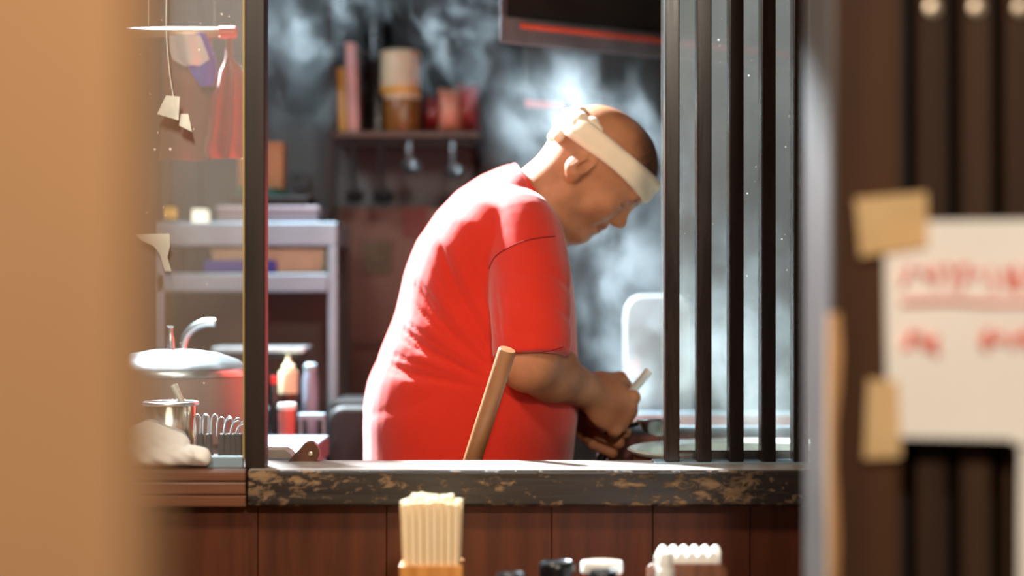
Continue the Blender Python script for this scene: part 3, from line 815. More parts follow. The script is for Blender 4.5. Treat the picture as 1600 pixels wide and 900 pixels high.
# headband: twisted towel wrapped round the skull, knotted behind
HSC = 0.88; NB = 96; rings = []
for k in range(NB):
    a = 2*math.pi*k/NB
    c = H(0.0, 0.050); dv = math.cos(a)*HF + math.sin(a)*HS
    uo = 0.19 * 0.08 * math.cos(a)
    ts = np.linspace(0.03, 0.14, 120)
    row = []
    for du in (-0.0175, -0.009, 0.0, 0.009, 0.0175):
        base = c + (uo + du) * HU
        F = eval_pts([p for p in body if p.op == 'u' and np.linalg.norm((p.lo + p.hi)/2 - HO) < 0.10 and np.max(p.hi - p.lo) > 0.115], base[None, :] + ts[:, None]*dv[None, :])
        i = np.argmax(F > 0); row.append(ts[i])
    row = np.array(row); r0 = row.max()*0.5 + row*0.5
    wv = 0.0008*math.sin(a*9) ; pts = []
    prof = [(-0.0175, 0.001), (-0.0185, 0.0035), (-0.015, 0.0065), (-0.007, 0.0080), (0.001 + 0.004*math.sin(a*2+1), 0.0052), (0.008, 0.0082), (0.015, 0.0065), (0.0185, 0.0035), (0.0175, 0.001), (0.006, -0.002), (-0.006, -0.002)]
    for du, th in prof:
        rr = np.interp(du, (-0.0175, -0.009, 0.0, 0.009, 0.0175), r0)
        pts.append(Vector(c + (uo + du*(1 + 0.06*math.sin(a*3+1)))*HU + (rr + th + (wv if th > 0.005 else 0))*dv))
    rings.append(pts)
mb = MB(); mb.loft(rings + [rings[0]], cap=False)
band = mb.build('headband', M_band, person, angle=180)
HSC = 1.0; kn = H(-0.054, 0.039, 0.040)
kp = [ell(H(-0.068, 0.046, 0.042), (0.020, 0.021, 0.020), HAX, k=0.01), ell(H(-0.040, 0.058, 0.062), (0.017, 0.013, 0.009), HAX, k=0.004),
      ell(H(-0.052, 0.063, 0.054), (0.014, 0.011, 0.011), HAX, k=0.004), ell(H(-0.081, 0.056, 0.018), (0.018, 0.018, 0.024), HAX, k=0.008),
      cap(H(-0.076, 0.044, 0.032), H(-0.074, 0.006, 0.040), 0.015, 0.012, k=0.006), cap(H(-0.082, 0.030, 0.010), H(-0.080, 0.000, 0.020), 0.014, 0.011, k=0.005)]
kp = [head_scaled(p) for p in kp]
Vk, Qk = polygonise(kp, kn - 0.10, kn + 0.10, 0.0025)
Vk += 0.0004*np.sin(Vk[:, [2, 0, 1]]*420)
np_mesh('knot', Vk, Qk, M_band, band)

# things in his hands
ld = thing('ladle', Vector(QN(0.070, -0.07, -0.026)), 'ladle with white handle gripped in the near fist', 'ladle')
hp = [QN(0.070 + 0.02, 0.082, -0.024), QN(0.072, 0.0, -0.026), QN(0.070, -0.036, -0.026)]
MB().tube([Vector(p) for p in hp], [0.0066, 0.0066, 0.006], 14).build('handle', M_white, ld)
tip = Vector(hp[2]); MB().tube(smooth_path([tip, tip + Vector((0.022, -0.012, 0.006)), tip + Vector((0.052, -0.030, 0.016))], 5), 0.0035, 8).build('shaft', M_blackpl, ld)
MB().lathe([(0.004, -0.02), (0.022, -0.014), (0.032, 0.0), (0.033, 0.004), (0.030, 0.003), (0.02, -0.010), (0.003, -0.016)], tip + Vector((0.082, -0.040, 0.018)), 24).build('bowl', M_steel, ld)
l2 = thing('ladle', Vector(QF(0.07, -0.05, -0.026)), 'black ladle held in the far hand over the stove', 'ladle')
hp = [QF(0.070, 0.06, -0.026), QF(0.070, -0.06, -0.026)]
MB().tube([Vector(p) for p in hp], 0.0066, 12).build('handle', M_blackpl, l2)
tip = Vector(hp[1]); MB().lathe([(0.004, -0.022), (0.026, -0.016), (0.038, 0.0), (0.039, 0.004), (0.035, 0.003), (0.022, -0.011), (0.003, -0.018)], tip + Vector((0.0, -0.01, -0.004)), 24).build('bowl', M_blackpl, l2)

# ------------------------------------------------------------------ on the sill
st = thing('wooden_paddle', P(733, 735, 2.78), 'round wooden paddle handle leaning up behind the sill', 'paddle')
a = P(722, 770, 2.80); b = P(793, 546, 2.735)
dirv = (b - a).normalized()
MB().lathe([(0.0125, -0.10), (0.0125, 0.0), (0.0122, (b-a).length - 0.002), (0.0108, (b-a).length), (0.003, (b-a).length + 0.0004)], a, 28, axis=dirv).build('handle', M_handle, st)
MB().lathe([(0.0125, -0.20), (0.022, -0.18), (0.026, -0.15), (0.020, -0.11), (0.0125, -0.095)], a, 20, axis=dirv).build('pestle_end', M_handle, st)
kf = thing('knife', P(478, 722, 2.70), 'brown riveted wooden knife handle end lying on the sill', 'knife')
ol = smooth_path([(PX(x, 2.675), 0, PZ(y, 2.675)) for x, y in ((450, 722), (458, 712), (468, 702), (477, 692), (487, 690), (496, 697), (499, 709), (495, 719), (488, 722.5))], 4)
MB().prism([(p.x, max(p.z, Zs + 0.0004)) for p in ol], 2.672, 2.690).build('handle', M_knife, kf, bevel=0.003)
M_brass = plain('rivet_metal', (206, 190, 166), rough=0.3, metal=0.9)
MB().lathe([(0.0001, -0.0006), (0.0028, 0.0), (0.0034, 0.0012), (0.0034, 0.004)], P(485, 709, 2.6705), 16, axis=(0, 1, 0)).build('rivet', M_brass, kf)
# white towel on the grooved sill
def twl(pts, r0, r1, k=0.010, fl=None): return [cap(a_, b_, r0, r1, k=k) for a_, b_ in zip(pts[:-1], pts[1:])]
Yt = 2.585; prt = []
prt += [ell(P(243, 714, Yt + 0.01), (0.048, 0.030, 0.0145), k=0.006), ell(P(220, 703, Yt + 0.01), (0.030, 0.028, 0.018), k=0.006)]
prt += [cap(P(205, 712, Yt - 0.012), P(292, 714, Yt - 0.014), 0.012, 0.0105, k=0.006)]
prt += [cap(P(232, 697, Yt - 0.006), P(283, 706, Yt - 0.004), 0.013, 0.011, k=0.005)]
prt += [cap(P(212, 682, Yt + 0.002), P(236, 671, Yt + 0.010), 0.014, 0.012, k=0.006), cap(P(236, 671, Yt + 0.010), P(281, 684, Yt + 0.008), 0.012, 0.009, k=0.005), cap(P(222, 692, Yt), P(285, 694, Yt + 0.003), 0.013, 0.010, k=0.005)]
prt += [cap(P(300, 708, Yt - 0.004), P(317, 711, Yt - 0.004), 0.0105, 0.010, k=0.003), cap(P(303, 718, Yt - 0.006), P(319, 719, Yt - 0.006), 0.008, 0.008, k=0.006)]
Vw, Qw = polygonise(prt, (PX(180, Yt), 2.52, Zs - 0.02), (PX(340, Yt), 2.65, Zs + 0.09), 0.0016)
Vw[:, 2] = np.maximum(Vw[:, 2], Zs + 0.0003)
fold = 0.0018*np.sin(Vw[:, 2]*190 + 2.2*np.sin(Vw[:, 0]*60)) + 0.0008*np.sin(Vw[:, 0]*260 + Vw[:, 2]*330)
Vw[:, 1] += fold * (Vw[:, 2] > Zs + 0.002)
tag(np_mesh('towel', Vw, Qw, M_towel, None), 'crumpled white towel on the grooved sill by the pane', 'towel')

# ------------------------------------------------------------------ kitchen side, left of the post
ic = thing('kitchen_counter', (-1.0, 3.0, 0), 'steel kitchen counter behind the smeared pane', 'counter')
box('worktop', (-1.6, YB + 0.002, Zs - 0.035), (PX(462, 2.72), 3.22, Zs - 0.004), M_dull, ic, bevel=0.002)
box('cabinet_body', (-1.6, 2.72, 0.0), (PX(462, 2.72) - 0.02, 3.18, Zs - 0.035), M_steelsoft, ic)
ZK = Zs - 0.004
# big lidded pot
rc = Vector((PX(272, 3.03), 3.03, ZK)); rr = 0.110
rp_ = thing('rice_pot', rc, 'large round steel pot with domed lid behind the pane', 'pot')
M_potbody = plain('pinkish_steel', (150, 128, 120), rough=0.45, metal=0.1, var=0.06)
zl = PZ(586, 3.03) - ZK
MB().lathe([(rr*0.92, 0), (rr*0.98, 0.006), (rr, 0.03), (rr, zl)], rc, 48).build('pot_body', M_potbody, rp_)
lid = MB().lathe([(rr*1.02, zl), (rr*1.025, zl + 0.005), (rr*0.99, zl + 0.012), (rr*0.86, zl + 0.022), (rr*0.6, zl + 0.032), (rr*0.3, zl + 0.037), (0.002, zl + 0.038)], rc, 48).build('lid', M_steel, rp_)
MB().tube(smooth_path([rc + Vector((-0.005, 0, zl + 0.036)), rc + Vector((-0.006, 0, zl + 0.060)), rc + Vector((-0.006, 0, zl + 0.072))], 4), [0.006]*4 + [0.004]*4 + [0.0055], 12).build('knob', M_steel, lid)
tag(MB().tube(smooth_path([P(282, 688, 3.20), P(284, 600, 3.20), P(286, 540, 3.20), P(298, 516, 3.20), P(318, 505, 3.20), P(336, 504, 3.20)], 6), 0.0065, 10).build('ladle_hook', M_steel, None), 'curved steel ladle handle arching behind the domed pot', 'ladle')
# steel cup with spoon
cc = Vector((PX(267, 2.76), 2.76, ZK)); cr = 41/FPX*2.76; ch = PZ(630, 2.76) - ZK
cp = thing('steel_cup', cc, 'short steel cup behind the crumpled towel', 'cup')
M_cup = plain('polished_cup', (214, 196, 172), rough=0.2, metal=1.0, var=0.05)
MB().lathe([(cr*0.9, 0), (cr*0.95, 0.003), (cr*0.97, ch), (cr*0.93, ch), (cr*0.90, 0.006), (0.002, 0.006)], cc, 40).build('cup_body', M_cup, cp)
MB().tube([cc + Vector((cr*math.cos(t_), cr*math.sin(t_), ch)) for t_ in np.linspace(0, 2*math.pi, 41)], 0.0028, 8).build('rim', M_steel, cp)
tag(MB().tube([P(292, 690, 2.765), P(284, 628, 2.770), P(271, 602, 2.775)], [0.004, 0.0045, 0.0055], 10).build('spoon', M_white, None), 'white plastic spoon standing in the steel cup', 'spoon')
# binder clips on the counter edge
def clip(px, py, rz, hpx, label):
    Y = 2.735; base = P(px, py, Y); base.z = max(base.z, ZK)
    t = thing('binder_clip', (base.x, base.y, ZK), label, 'clip', 'binder clips behind the pane')
    mb = MB(); hB = 0.037; wv_ = 0.0052
    mb.prism([(base.x - wv_, ZK), (base.x + wv_, ZK), (base.x + wv_*0.8, ZK + hB), (base.x - wv_*0.8, ZK + hB)], Y - 0.007, Y + 0.007)
    mb.build('clip_body', M_blackmat, t, bevel=0.002)
    top = ZK + hB - 0.004; hh = hpx/FPX*Y
    for s_, dx in ((-1, -0.0045), (1, 0.0045)):
        cx = base.x + dx + rz*0.3
        lp = smooth_path([(cx - 0.0035, Y + 0.004*s_, top), (cx - 0.0035 + rz*0.5, Y + 0.006*s_, top + hh*0.7), (cx - 0.002 + rz, Y + 0.006*s_, top + hh*0.95), (cx + 0.002 + rz, Y + 0.006*s_, top + hh), (cx + 0.0045 + rz, Y + 0.006*s_, top + hh*0.85), (cx + 0.0040 + rz*0.5, Y + 0.004*s_, top + 0.004)], 5)
        MB().tube(lp, 0.0011, 7).build('wire_loop', M_steel, t)
LC = 'black binder clip with silver wire loops standing behind the pane'
for px, rz, hp_ in ((314, 0.0, 34), (327, 0.001, 33), (347, 0.003, 30), (357, 0.005, 28), (366, 0.007, 24), (374, 0.008, 19)):
    clip(px, 703, rz, hp_, LC)
M_orange = plain('orange_peel', (226, 160, 76), rough=0.5)
tag(MB().lathe([(0.008, 0), (0.014, 0.004), (0.016, 0.009), (0.012, 0.015), (0.004, 0.018)], P(372, 703, 2.80), 18).build('orange_cap', M_orange), 'small orange bottle cap beside the binder clips', 'cap')

# hanging things behind the pane
Yh = 3.15
hr = thing('hanging_pole', P(290, 50, Yh), 'wooden hanging pole with red end behind the pane', 'pole')
M_pole = wood('pale_pole_wood', (140, 104, 72), (172, 134, 98), scale=(3, 30, 30))
MB().lathe([(0.0075, 0), (0.0075, 0.36)], P(342, 51, Yh), 14, axis=(-1, 0, 0)).build('pole', M_pole, hr)
M_red = plain('red_plastic', (196, 48, 46), rough=0.4)
MB().lathe([(0.004, 0), (0.0095, 0.002), (0.0095, 0.026), (0.006, 0.029)], P(341, 51, Yh), 14, axis=(1, 0, 0)).build('end_cap', M_red, hr)
for q in (230, 335): MB().tube([P(q, 51, Yh), P(q, 51, Yh) + Vector((0, 0, 2.62 - P(q, 51, Yh).z))], 0.001, 5).build('hanging_wire', M_steel, hr)
def drape(name, outline, Y, amp, freq, mat, label, cat, group=None, thick=0.006):
    """hanging cloth: outline given as rows (py, x0, x1) in pixels"""
    rows = []; N = 22
    for py, x0, x1 in outline:
        rows.append([P(x0 + (x1-x0)*i/N, py, Y) + Vector((0, amp*math.sin(freq*i/N*6.28 + py*0.01), 0)) for i in range(N+1)])
    Vv = [p for r in rows for p in r]; m = len(Vv); Vv += [p + Vector((0, thick, 0)) for p in Vv]; Ff = []
    nr = len(rows)
    for j in range(nr-1):
        for i in range(N):
            q = j*(N+1)+i; Ff += [(q, q+1, q+N+2, q+N+1), (m+q, m+q+N+1, m+q+N+2, m+q+1)]
    rim = [i for i in range(N)] + [j*(N+1)+N for j in range(nr-1)] + [(nr-1)*(N+1)+N-i for i in range(N)] + [(nr-1-j)*(N+1) for j in range(nr-1)]
    for k in range(len(rim)): q, q2 = rim[k], rim[(k+1) % len(rim)]; Ff.append((q2, q, m+q, m+q2))
    return tag(MB().raw(Vv, Ff, True).build(name, mat), label, cat, group)
M_pink = m_cloth('coral_cloth', (164, 58, 58)); M_purple = m_cloth('violet_cloth', (74, 62, 170)); M_greycl = m_cloth('pale_grey_cloth', (196, 188, 192)); M_brownc = m_cloth('brown_cloth', (112, 70, 58))
drape('hanging_cloth', [(52, 354, 362), (92, 350, 366), (112, 338, 384), (150, 330, 392), (200, 324, 396), (236, 318, 396), (247, 322, 390)], 3.158, 0.008, 2.5, M_pink, 'coral red cloth hanging behind the smeared pane', 'cloth')
drape('hanging_bag', [(52, 300, 322), (90, 288, 336), (110, 296, 338), (134, 312, 332)], 3.140, 0.006, 1.0, M_purple, 'violet bag hanging from the pole', 'bag')
drape('hanging_cloth', [(54, 262, 312), (80, 264, 322), (92, 268, 326), (102, 286, 312)], 3.128, 0.006, 1.2, M_greycl, 'pale grey cloth folded over the pole', 'cloth')
drape('hanging_apron', [(50, 262, 330), (98, 256, 330), (150, 254, 336), (250, 246, 332)], 3.166, 0.006, 1.3, M_brownc, 'brown apron hanging behind the violet bag', 'apron')
# tags on a string against the pane, pinned slip
tg = thing('string_tags', P(262, 215, 2.62), 'two white paper tags hanging on a string inside the pane', 'tag')
MB().tube(smooth_path([P(262, -60, 2.62), P(260, 40, 2.62), P(265, 110, 2.62), P(271, 150, 2.62)], 6), 0.0008, 5).build('string', M_white, tg)
MB().prism([(PX(x, 2.618), PZ(y, 2.618)) for x, y in ((260, 149), (281, 151), (279, 188), (246, 178))], 2.618, 2.6195).build('paper_tag', M_paper, tg)
MB().prism([(PX(x, 2.616), PZ(y, 2.616)) for x, y in ((283, 178), (294, 178), (300, 206), (280, 196))], 2.616, 2.6175).build('paper_tag', M_paper, tg)
tag(MB().prism([(PX(x, 2.604), PZ(y, 2.604)) for x, y in ((212, 366), (265, 365), (266, 384), (262, 402), (268, 424), (258, 424), (250, 396), (240, 384), (222, 376))], 2.604, 2.605).build('torn_paper', M_paper), 'torn white paper scrap stuck inside the smeared pane', 'paper')
# small lit lamps behind the pane
def lit(px, py, wpx, hpx, Y, name, label, col, stg):
    c = P(px, py, Y); t = thing(name, c, label, 'lamp'); ww = wpx/2/FPX*Y; hh = hpx/2/FPX*Y
    MB().prism(round_panel(c.x - ww, c.x + ww, c.z - hh, c.z + hh, ww*0.3), Y, Y + 0.05).build('lamp_shade', emit(name + '_glow', col, stg), t, bevel=0.002)
    MB().tube([Vector((c.x, Y + 0.025, c.z + hh)), Vector((c.x, Y + 0.025, 2.62))], 0.0015, 6).build('cord', M_blackmat, t)
    MB().lathe([(ww*0.6, 0), (ww*0.5, 0.010), (0.003, 0.014)], (c.x, Y + 0.025, c.z + hh), 12).build('lamp_cap', M_blackmat, t)
lit(310, 342, 22, 30, 4.0, 'paper_lamp', 'small glowing white lamp hanging behind the pane', (255, 246, 224), 1.6)
lit(261, 332, 16, 16, 4.0, 'amber_lamp', 'tiny glowing amber lamp behind the pane', (246, 186, 92), 0.9)

# ------------------------------------------------------------------ back of the kitchen
# shelf unit with goods
Yq = 4.15
sh = thing('shelf_unit', P(630, 210, Yq), 'dark wall shelf stacked with tubs and packets', 'shelf')
M_shelf = wood('shelf_wood', (48, 34, 28), (88, 64, 54), scale=(2, 20, 20))
box('shelf_board', (PX(512, Yq), Yq - 0.02, PZ(216, Yq)), (PX(750, Yq), 4.43, PZ(206, Yq)), M_shelf, sh, bevel=0.002)
box('shelf_post', (PX(510, Yq), Yq - 0.02, 0.0), (PX(523, Yq), Yq + 0.02, 2.2), M_blackmat, sh)
box('shelf_board', (PX(512, Yq), Yq - 0.02, PZ(-60, Yq)), (PX(750, Yq), 4.43, PZ(-70, Yq)), M_shelf, sh, bevel=0.002)
box('hanging_rail', (PX(523, Yq), Yq, PZ(226, Yq)), (PX(745, Yq), Yq + 0.012, PZ(221, Yq)), M_blackmat, sh)
ZSh = PZ(206, Yq) + 0.0005
M_fold1 = plain('mustard_folder', (196, 162, 62), rough=0.6); M_fold2 = plain('dusty_pink_folder', (196, 150, 142), rough=0.6)
o = MB().raw([(PX(529, Yq), Yq, ZSh), (PX(541, Yq), Yq, ZSh), (PX(538, Yq), Yq, PZ(105, Yq)), (PX(526, Yq), Yq, PZ(105, Yq))] + [(PX(529, Yq), Yq + 0.2, ZSh), (PX(541, Yq), Yq + 0.2, ZSh), (PX(538, Yq), Yq + 0.2, PZ(105, Yq)), (PX(526, Yq), Yq + 0.2, PZ(105, Yq))],
              [(0,1,2,3), (7,6,5,4), (0,4,5,1), (1,5,6,2), (2,6,7,3), (3,7,4,0)]).build('folder', M_fold1, bevel=0.002)
tag(o, 'mustard yellow folder standing at the shelf post', 'folder')
o = MB().raw([(PX(544, Yq), Yq, ZSh), (PX(561, Yq), Yq, ZSh), (PX(555, Yq), Yq, PZ(66, Yq)), (PX(539, Yq), Yq, PZ(66, Yq))] + [(PX(544, Yq), Yq + 0.2, ZSh), (PX(561, Yq), Yq + 0.2, ZSh), (PX(555, Yq), Yq + 0.2, PZ(66, Yq)), (PX(539, Yq), Yq + 0.2, PZ(66, Yq))],
              [(0,1,2,3), (7,6,5,4), (0,4,5,1), (1,5,6,2), (2,6,7,3), (3,7,4,0)]).build('folder', M_fold2, bevel=0.002)
tag(o, 'tall dusty pink folder leaning on the shelf', 'folder')
def can(name, px, y0, y1, wpx, Y, label, cat, parts):
    z0 = PZ(y1, Y); z1 = PZ(y0, Y); r = wpx/2/FPX*Y; Hh = z1 - z0; c = Vector((PX(px, Y), Y + r, z0))
    t = thing(name, c, label, cat)
    for nm, prof, mat in parts(r, Hh): MB().lathe(prof, c, 32).build(nm, mat, t)
    return t
M_yel = plain('yellow_band', (226, 172, 50), rough=0.5); M_amber = plain('amber_contents', (128, 86, 40), rough=0.3, var=0.3)
can('black_canister', 589, 20, 206, 46, 4.22, 'tall black canister behind the cream tub', 'canister', lambda r, h: [('body', [(r, 0), (r, h*0.93), (r*0.94, h*0.95)], M_blackpl), ('lid', [(r*0.96, h*0.95), (r, h*0.96), (r*0.9, h), (r*0.3, h)], M_blackpl)])
can('glass_jar', 627, 144.3, 205.4, 58, Yq, 'squat jar with amber contents under the cream tub', 'jar', lambda r, h: [('body', [(r*0.95, 0), (r, 0.004), (r, h*0.8), (r*0.94, h*0.86)], M_amber), ('lid', [(r*0.98, h*0.86), (r, h*0.88), (r, h*0.98), (r*0.96, h)], M_cream)])
can('cream_tub', 624, 76, 144, 62, Yq, 'cream plastic tub with yellow base stacked on a jar', 'tub', lambda r, h: [('base_band', [(r*0.97, 0), (r*1.01, 0.002), (r*1.01, h*0.14)], M_yel), ('body', [(r, h*0.14), (r, h*0.82), (r*0.97, h*0.86)], M_cream), ('lid', [(r*1.0, h*0.86), (r*1.0, h*0.97), (r*0.9, h), (r*0.3, h)], M_cream)])
def packet(px0, py0, px1, py1, Y, mat, label):
    a = P(px0, py1, Y); b = P(px1, py0, Y); c = (a + b)/2; hw, hh = (b.x - a.x)/2, (b.z - a.z)/2; N = 12; v = []; f = []
    for sgn in (-1, 1):
        for j in range(N+1):
            for i in range(N+1):
                u, w_ = i/N*2-1, j/N*2-1
                th = 0.028 * max(0, (1-u**4)*(1-w_**2))**0.6 + 0.0012*math.sin(9*u+5*w_)*(1-abs(w_))
                v.append((c.x + hw*u*(1 - 0.05*(1 - w_*w_)), Y + 0.03 + sgn*max(th, 0.0004), c.z + hh*w_))
    m = (N+1)**2
    for j in range(N):
        for i in range(N):
            q = j*(N+1)+i; f += [(q, q+1, q+N+2, q+N+1), (m+q, m+q+N+1, m+q+N+2, m+q+1)]
    rim = [i for i in range(N)] + [j*(N+1)+N for j in range(N)] + [N*(N+1)+N-i for i in range(N)] + [(N-j)*(N+1) for j in range(N)]
    for k in range(len(rim)): q, q2 = rim[k], rim[(k+1) % len(rim)]; f.append((q2, q, m+q, m+q2))
    return tag(MB().raw(v, f, True).build('snack_packet', mat), label, 'packet')
M_pk1 = plain('glossy_maroon_foil', (126, 36, 40), rough=0.22, var=0.3); M_pk2 = plain('glossy_peach_foil', (206, 140, 116), rough=0.25, var=0.2); M_pk3 = plain('glossy_red_foil', (176, 60, 60), rough=0.22, var=0.25)
packet(660, 146, 694, 205, 4.20, M_pk1, 'maroon foil packet beside the amber jar')
packet(684, 136, 722, 205, 4.15, M_pk2, 'peach coloured foil packet leaning between red packets')
packet(712, 130, 750, 205, 4.22, M_pk3, 'red foil packet at the end of the shelf')
# utensils hanging under the shelf
def hang(px, y0, y1, r, mat, name, label, flat=False):
    t = thing(name, P(px, y1, Yq), label, 'utensil')
    MB().tube(smooth_path([P(px, y0 - 2, Yq - 0.006), P(px - 1, (y0+y1)/2, Yq - 0.009), P(px + 2, y1, Yq - 0.004)], 5), 0.0048, 8).build('handle', mat, t)
    c = P(px + 2, y1, Yq)
    if flat: box('blade', (c.x - r, Yq - 0.003, c.z - r*2.2), (c.x + r, Yq + 0.001, c.z), mat, t, bevel=0.002)
    else: MB().lathe([(0.002, -r*0.5), (r*0.6, -r*0.4), (r, 0), (r*1.02, 0.004), (r*0.9, 0.002), (r*0.5, -r*0.25), (0.002, -r*0.3)], c, 20, axis=(0, -0.7, 0.7)).build('bowl', mat, t)
hang(553, 224, 308, 0.018, M_blackmat, 'hanging_ladle', 'small black ladle hanging next to the shelf post')
hang(597, 224, 308, 0.021, M_blackmat, 'hanging_ladle', 'larger black ladle hanging from the shelf rail')
hang(640, 224, 262, 0.020, M_steel, 'hanging_strainer', 'steel strainer hanging from the shelf rail')
hang(708, 224, 270, 0.020, M_steel, 'hanging_scoop', 'steel scoop hanging at the end of the rail')
# brown steel cabinet with switch plate
M_brownst = plain('brown_steel', (76, 54, 47), rough=0.38, metal=0.35, var=0.15, nscale=4)
cb = thing('tall_cabinet', (PX(690, 4.30), 4.40, 0), 'tall brown steel cabinet below the shelf', 'cabinet')
pbox('cabinet_body', 526, 322, 748, 2000, 4.32, 0.17, M_brownst, cb, bevel=0.004)
box('cabinet_plinth', (PX(526, 4.32), 4.32, 0), (PX(748, 4.32), 4.49, 0.05), M_blackmat, cb)
pbox('door_handle', 552, 535, 606, 543, 4.305, 0.012, M_brownst, cb, bevel=0.003)
pbox('wall_strip', 526, 222, 738, 322, 4.44, 0.05, M_wallgrey, cb)
M_olive = plain('olive_plate', (72, 60, 36), rough=0.5, var=0.3, nscale=40)
pl = thing('switch_plate', P(590, 427, 4.31), 'square dark olive plate on the brown cabinet', 'plate')
pbox('plate', 567, 378, 612, 427, 4.312, 0.008, M_olive, pl, bevel=0.002); pbox('dial', 578, 390, 601, 414, 4.306, 0.007, M_olive, pl, bevel=0.003)
M_redp = plain('faded_red_print', (112, 48, 40), rough=0.6, var=0.3, nscale=20)
tag(pbox('red_flyer', 630, 322, 668, 372, 4.316, 0.003, M_redp), 'faded red flyer on the brown cabinet by his back', 'flyer')
# steel rack left
Yr = 3.82
rk = thing('steel_rack', (PX(450, Yr), Yr + 0.12, 0), 'steel rack with bright edges behind the post', 'rack')
rx0, rx1 = PX(240, Yr), PX(527, Yr)
box('rack_shelf', (rx0, Yr, PZ(384, Yr)), (rx1, Yr + 0.28, PZ(347, Yr)), M_steelsoft, rk, bevel=0.003)
box('rack_shelf', (rx0, Yr, PZ(456, Yr)), (PX(512, Yr), Yr + 0.28, PZ(427, Yr)), M_steelsoft, rk, bevel=0.003)
for x in (rx0, PX(513, Yr)):
    for y in (Yr, Yr + 0.262): box('rack_post', (x, y, 0.0), (x + 0.017, y + 0.018, PZ(384, Yr)), M_steelsoft if y == Yr else M_blackmat, rk, bevel=0.002)
box('back_sheet', (rx0, Yr + 0.27, 0.4), (rx1, Yr + 0.28, PZ(456, Yr)), M_brownst, rk)
M_mint = plain('mint_plastic', (186, 196, 168), rough=0.4); M_blue = plain('cobalt_plastic', (44, 56, 150), rough=0.35)
bn = thing('storage_bin', (PX(455, Yr), Yr + 0.1, PZ(427, Yr)), 'pale mint storage bin on the steel rack', 'bin')
pbox('bin_body', 330, 392, 508, 427, Yr + 0.03, 0.18, M_mint, bn, bevel=0.004); pbox('bin_rim', 328, 388, 510, 393, Yr + 0.026, 0.19, M_mint, bn, bevel=0.002)
tag(pbox('blue_box', 318, 392, 432, 412, Yr + 0.008, 0.02, M_blue, None, bevel=0.004), 'cobalt blue packet lying against the mint bin', 'packet')
bpy.data.objects['blue_box'].location.z = PZ(427, Yr) + 0.0005
zr = PZ(347, Yr)
M_card = plain('cardboard', (158, 118, 84), rough=0.8); M_green = m_cloth('dark_green_cloth', (24, 72, 62))
bx = thing('pale_carton', (PX(450, Yr), Yr + 0.1, zr), 'flat pale carton on top of the steel rack', 'carton')
pbox('carton_body', 340, 326, 496, 347, Yr + 0.04, 0.18, plain('pale_carton', (136, 132, 138), rough=0.6), bx, bevel=0.002); pbox('carton_lid', 338, 322, 498, 328, Yr + 0.036, 0.19, plain('pale_carton_lid', (150, 146, 152), rough=0.6), bx, bevel=0.002)
tr = thing('black_tray', (PX(440, Yr), Yr + 0.1, PZ(322, Yr)), 'black tray on the pale carton', 'tray')
pbox('tray_base', 360, 312, 480, 322, Yr + 0.05, 0.15, M_blackmat, tr, bevel=0.003); pbox('tray_rim', 357, 306, 483, 312, Yr + 0.047, 0.16, M_blackmat, tr, bevel=0.002)
drape('folded_cloth', [(294, 372, 436), (298, 366, 446), (304, 364, 458), (306, 362, 462)], Yr + 0.08, 0.004, 1.0, M_green, 'dark green cloth lying in the black tray', 'cloth', thick=0.05)
cbx = thing('cardboard_box', P(425, 306, Yr + 0.16), 'brown cardboard box standing behind the green cloth', 'box')
pbox('box_body', 372, 226, 442, 306, Yr + 0.14, 0.06, M_card, cbx, bevel=0.002); pbox('box_flap', 370, 222, 443, 228, Yr + 0.137, 0.066, M_card, cbx, bevel=0.001)
wb = thing('wall_box', P(467, 296, 4.44), 'small dark control box on the grey wall panel', 'box')
pbox('box_body', 452, 270, 482, 296, 4.43, 0.03, plain('slate_plastic', (58, 62, 74), rough=0.4), wb, bevel=0.003); pbox('display', 457, 275, 470, 283, 4.425, 0.006, plain('dark_display', (24, 26, 34), rough=0.2), wb)

# prep table with bottles
pt = thing('prep_table', (PX(440, 3.55), 3.55, 0), 'steel prep table with stepped shelf behind the counter', 'table')
ZT = PZ(690, 3.42)
box('table_top', (-0.80, 3.40, ZT - 0.014), (PX(458, 3.40), 3.78, ZT), M_dull, pt, bevel=0.002)
for x in (-0.78, PX(458, 3.40) - 0.035):
    for y in (3.41, 3.74): box('leg', (x, y, 0), (x + 0.03, y + 0.03, ZT - 0.014), M_steelsoft, pt)
Z2 = PZ(636, 3.60)
box('step_shelf', (-0.78, 3.56, Z2 - 0.012), (PX(464, 3.56), 3.76, Z2), M_blackmat, pt, bevel=0.002)
for x in (-0.77, PX(462, 3.56)): box('step_support', (x, 3.58, ZT), (x + 0.01, 3.74, Z2 - 0.012), M_blackmat, pt)
M_sauce = plain('brown_sauce', (66, 36, 20), rough=0.3)
sb_ = can('squeeze_bottle', 449, 556, 636, 30, 3.60, 'cream squeeze bottle with brown sauce and pointed nozzle', 'bottle',
    lambda r, h: [('sauce', [(r*0.96, 0), (r, 0.003), (r, h*0.26)], M_sauce), ('bottle_body', [(r, h*0.26), (r, h*0.66), (r*0.94, h*0.70)], M_cream), ('cap', [(r*0.66, h*0.70), (r*0.66, h*0.80), (r*0.36, h*0.84), (r*0.26, h*0.90), (r*0.12, h)], M_cream)])
M_pinkl = plain('pink_label', (176, 92, 82), rough=0.5)
can('sauce_jar', 447, 631, 690, 26, 3.44, 'narrow jar with pink label and white lid', 'jar', lambda r, h: [('body', [(r*0.95, 0), (r, 0.003), (r, h*0.84)], M_pinkl), ('lid', [(r*1.06, h*0.84), (r*1.08, h*0.88), (r*1.08, h*0.98), (r*1.0, h)], M_white)])
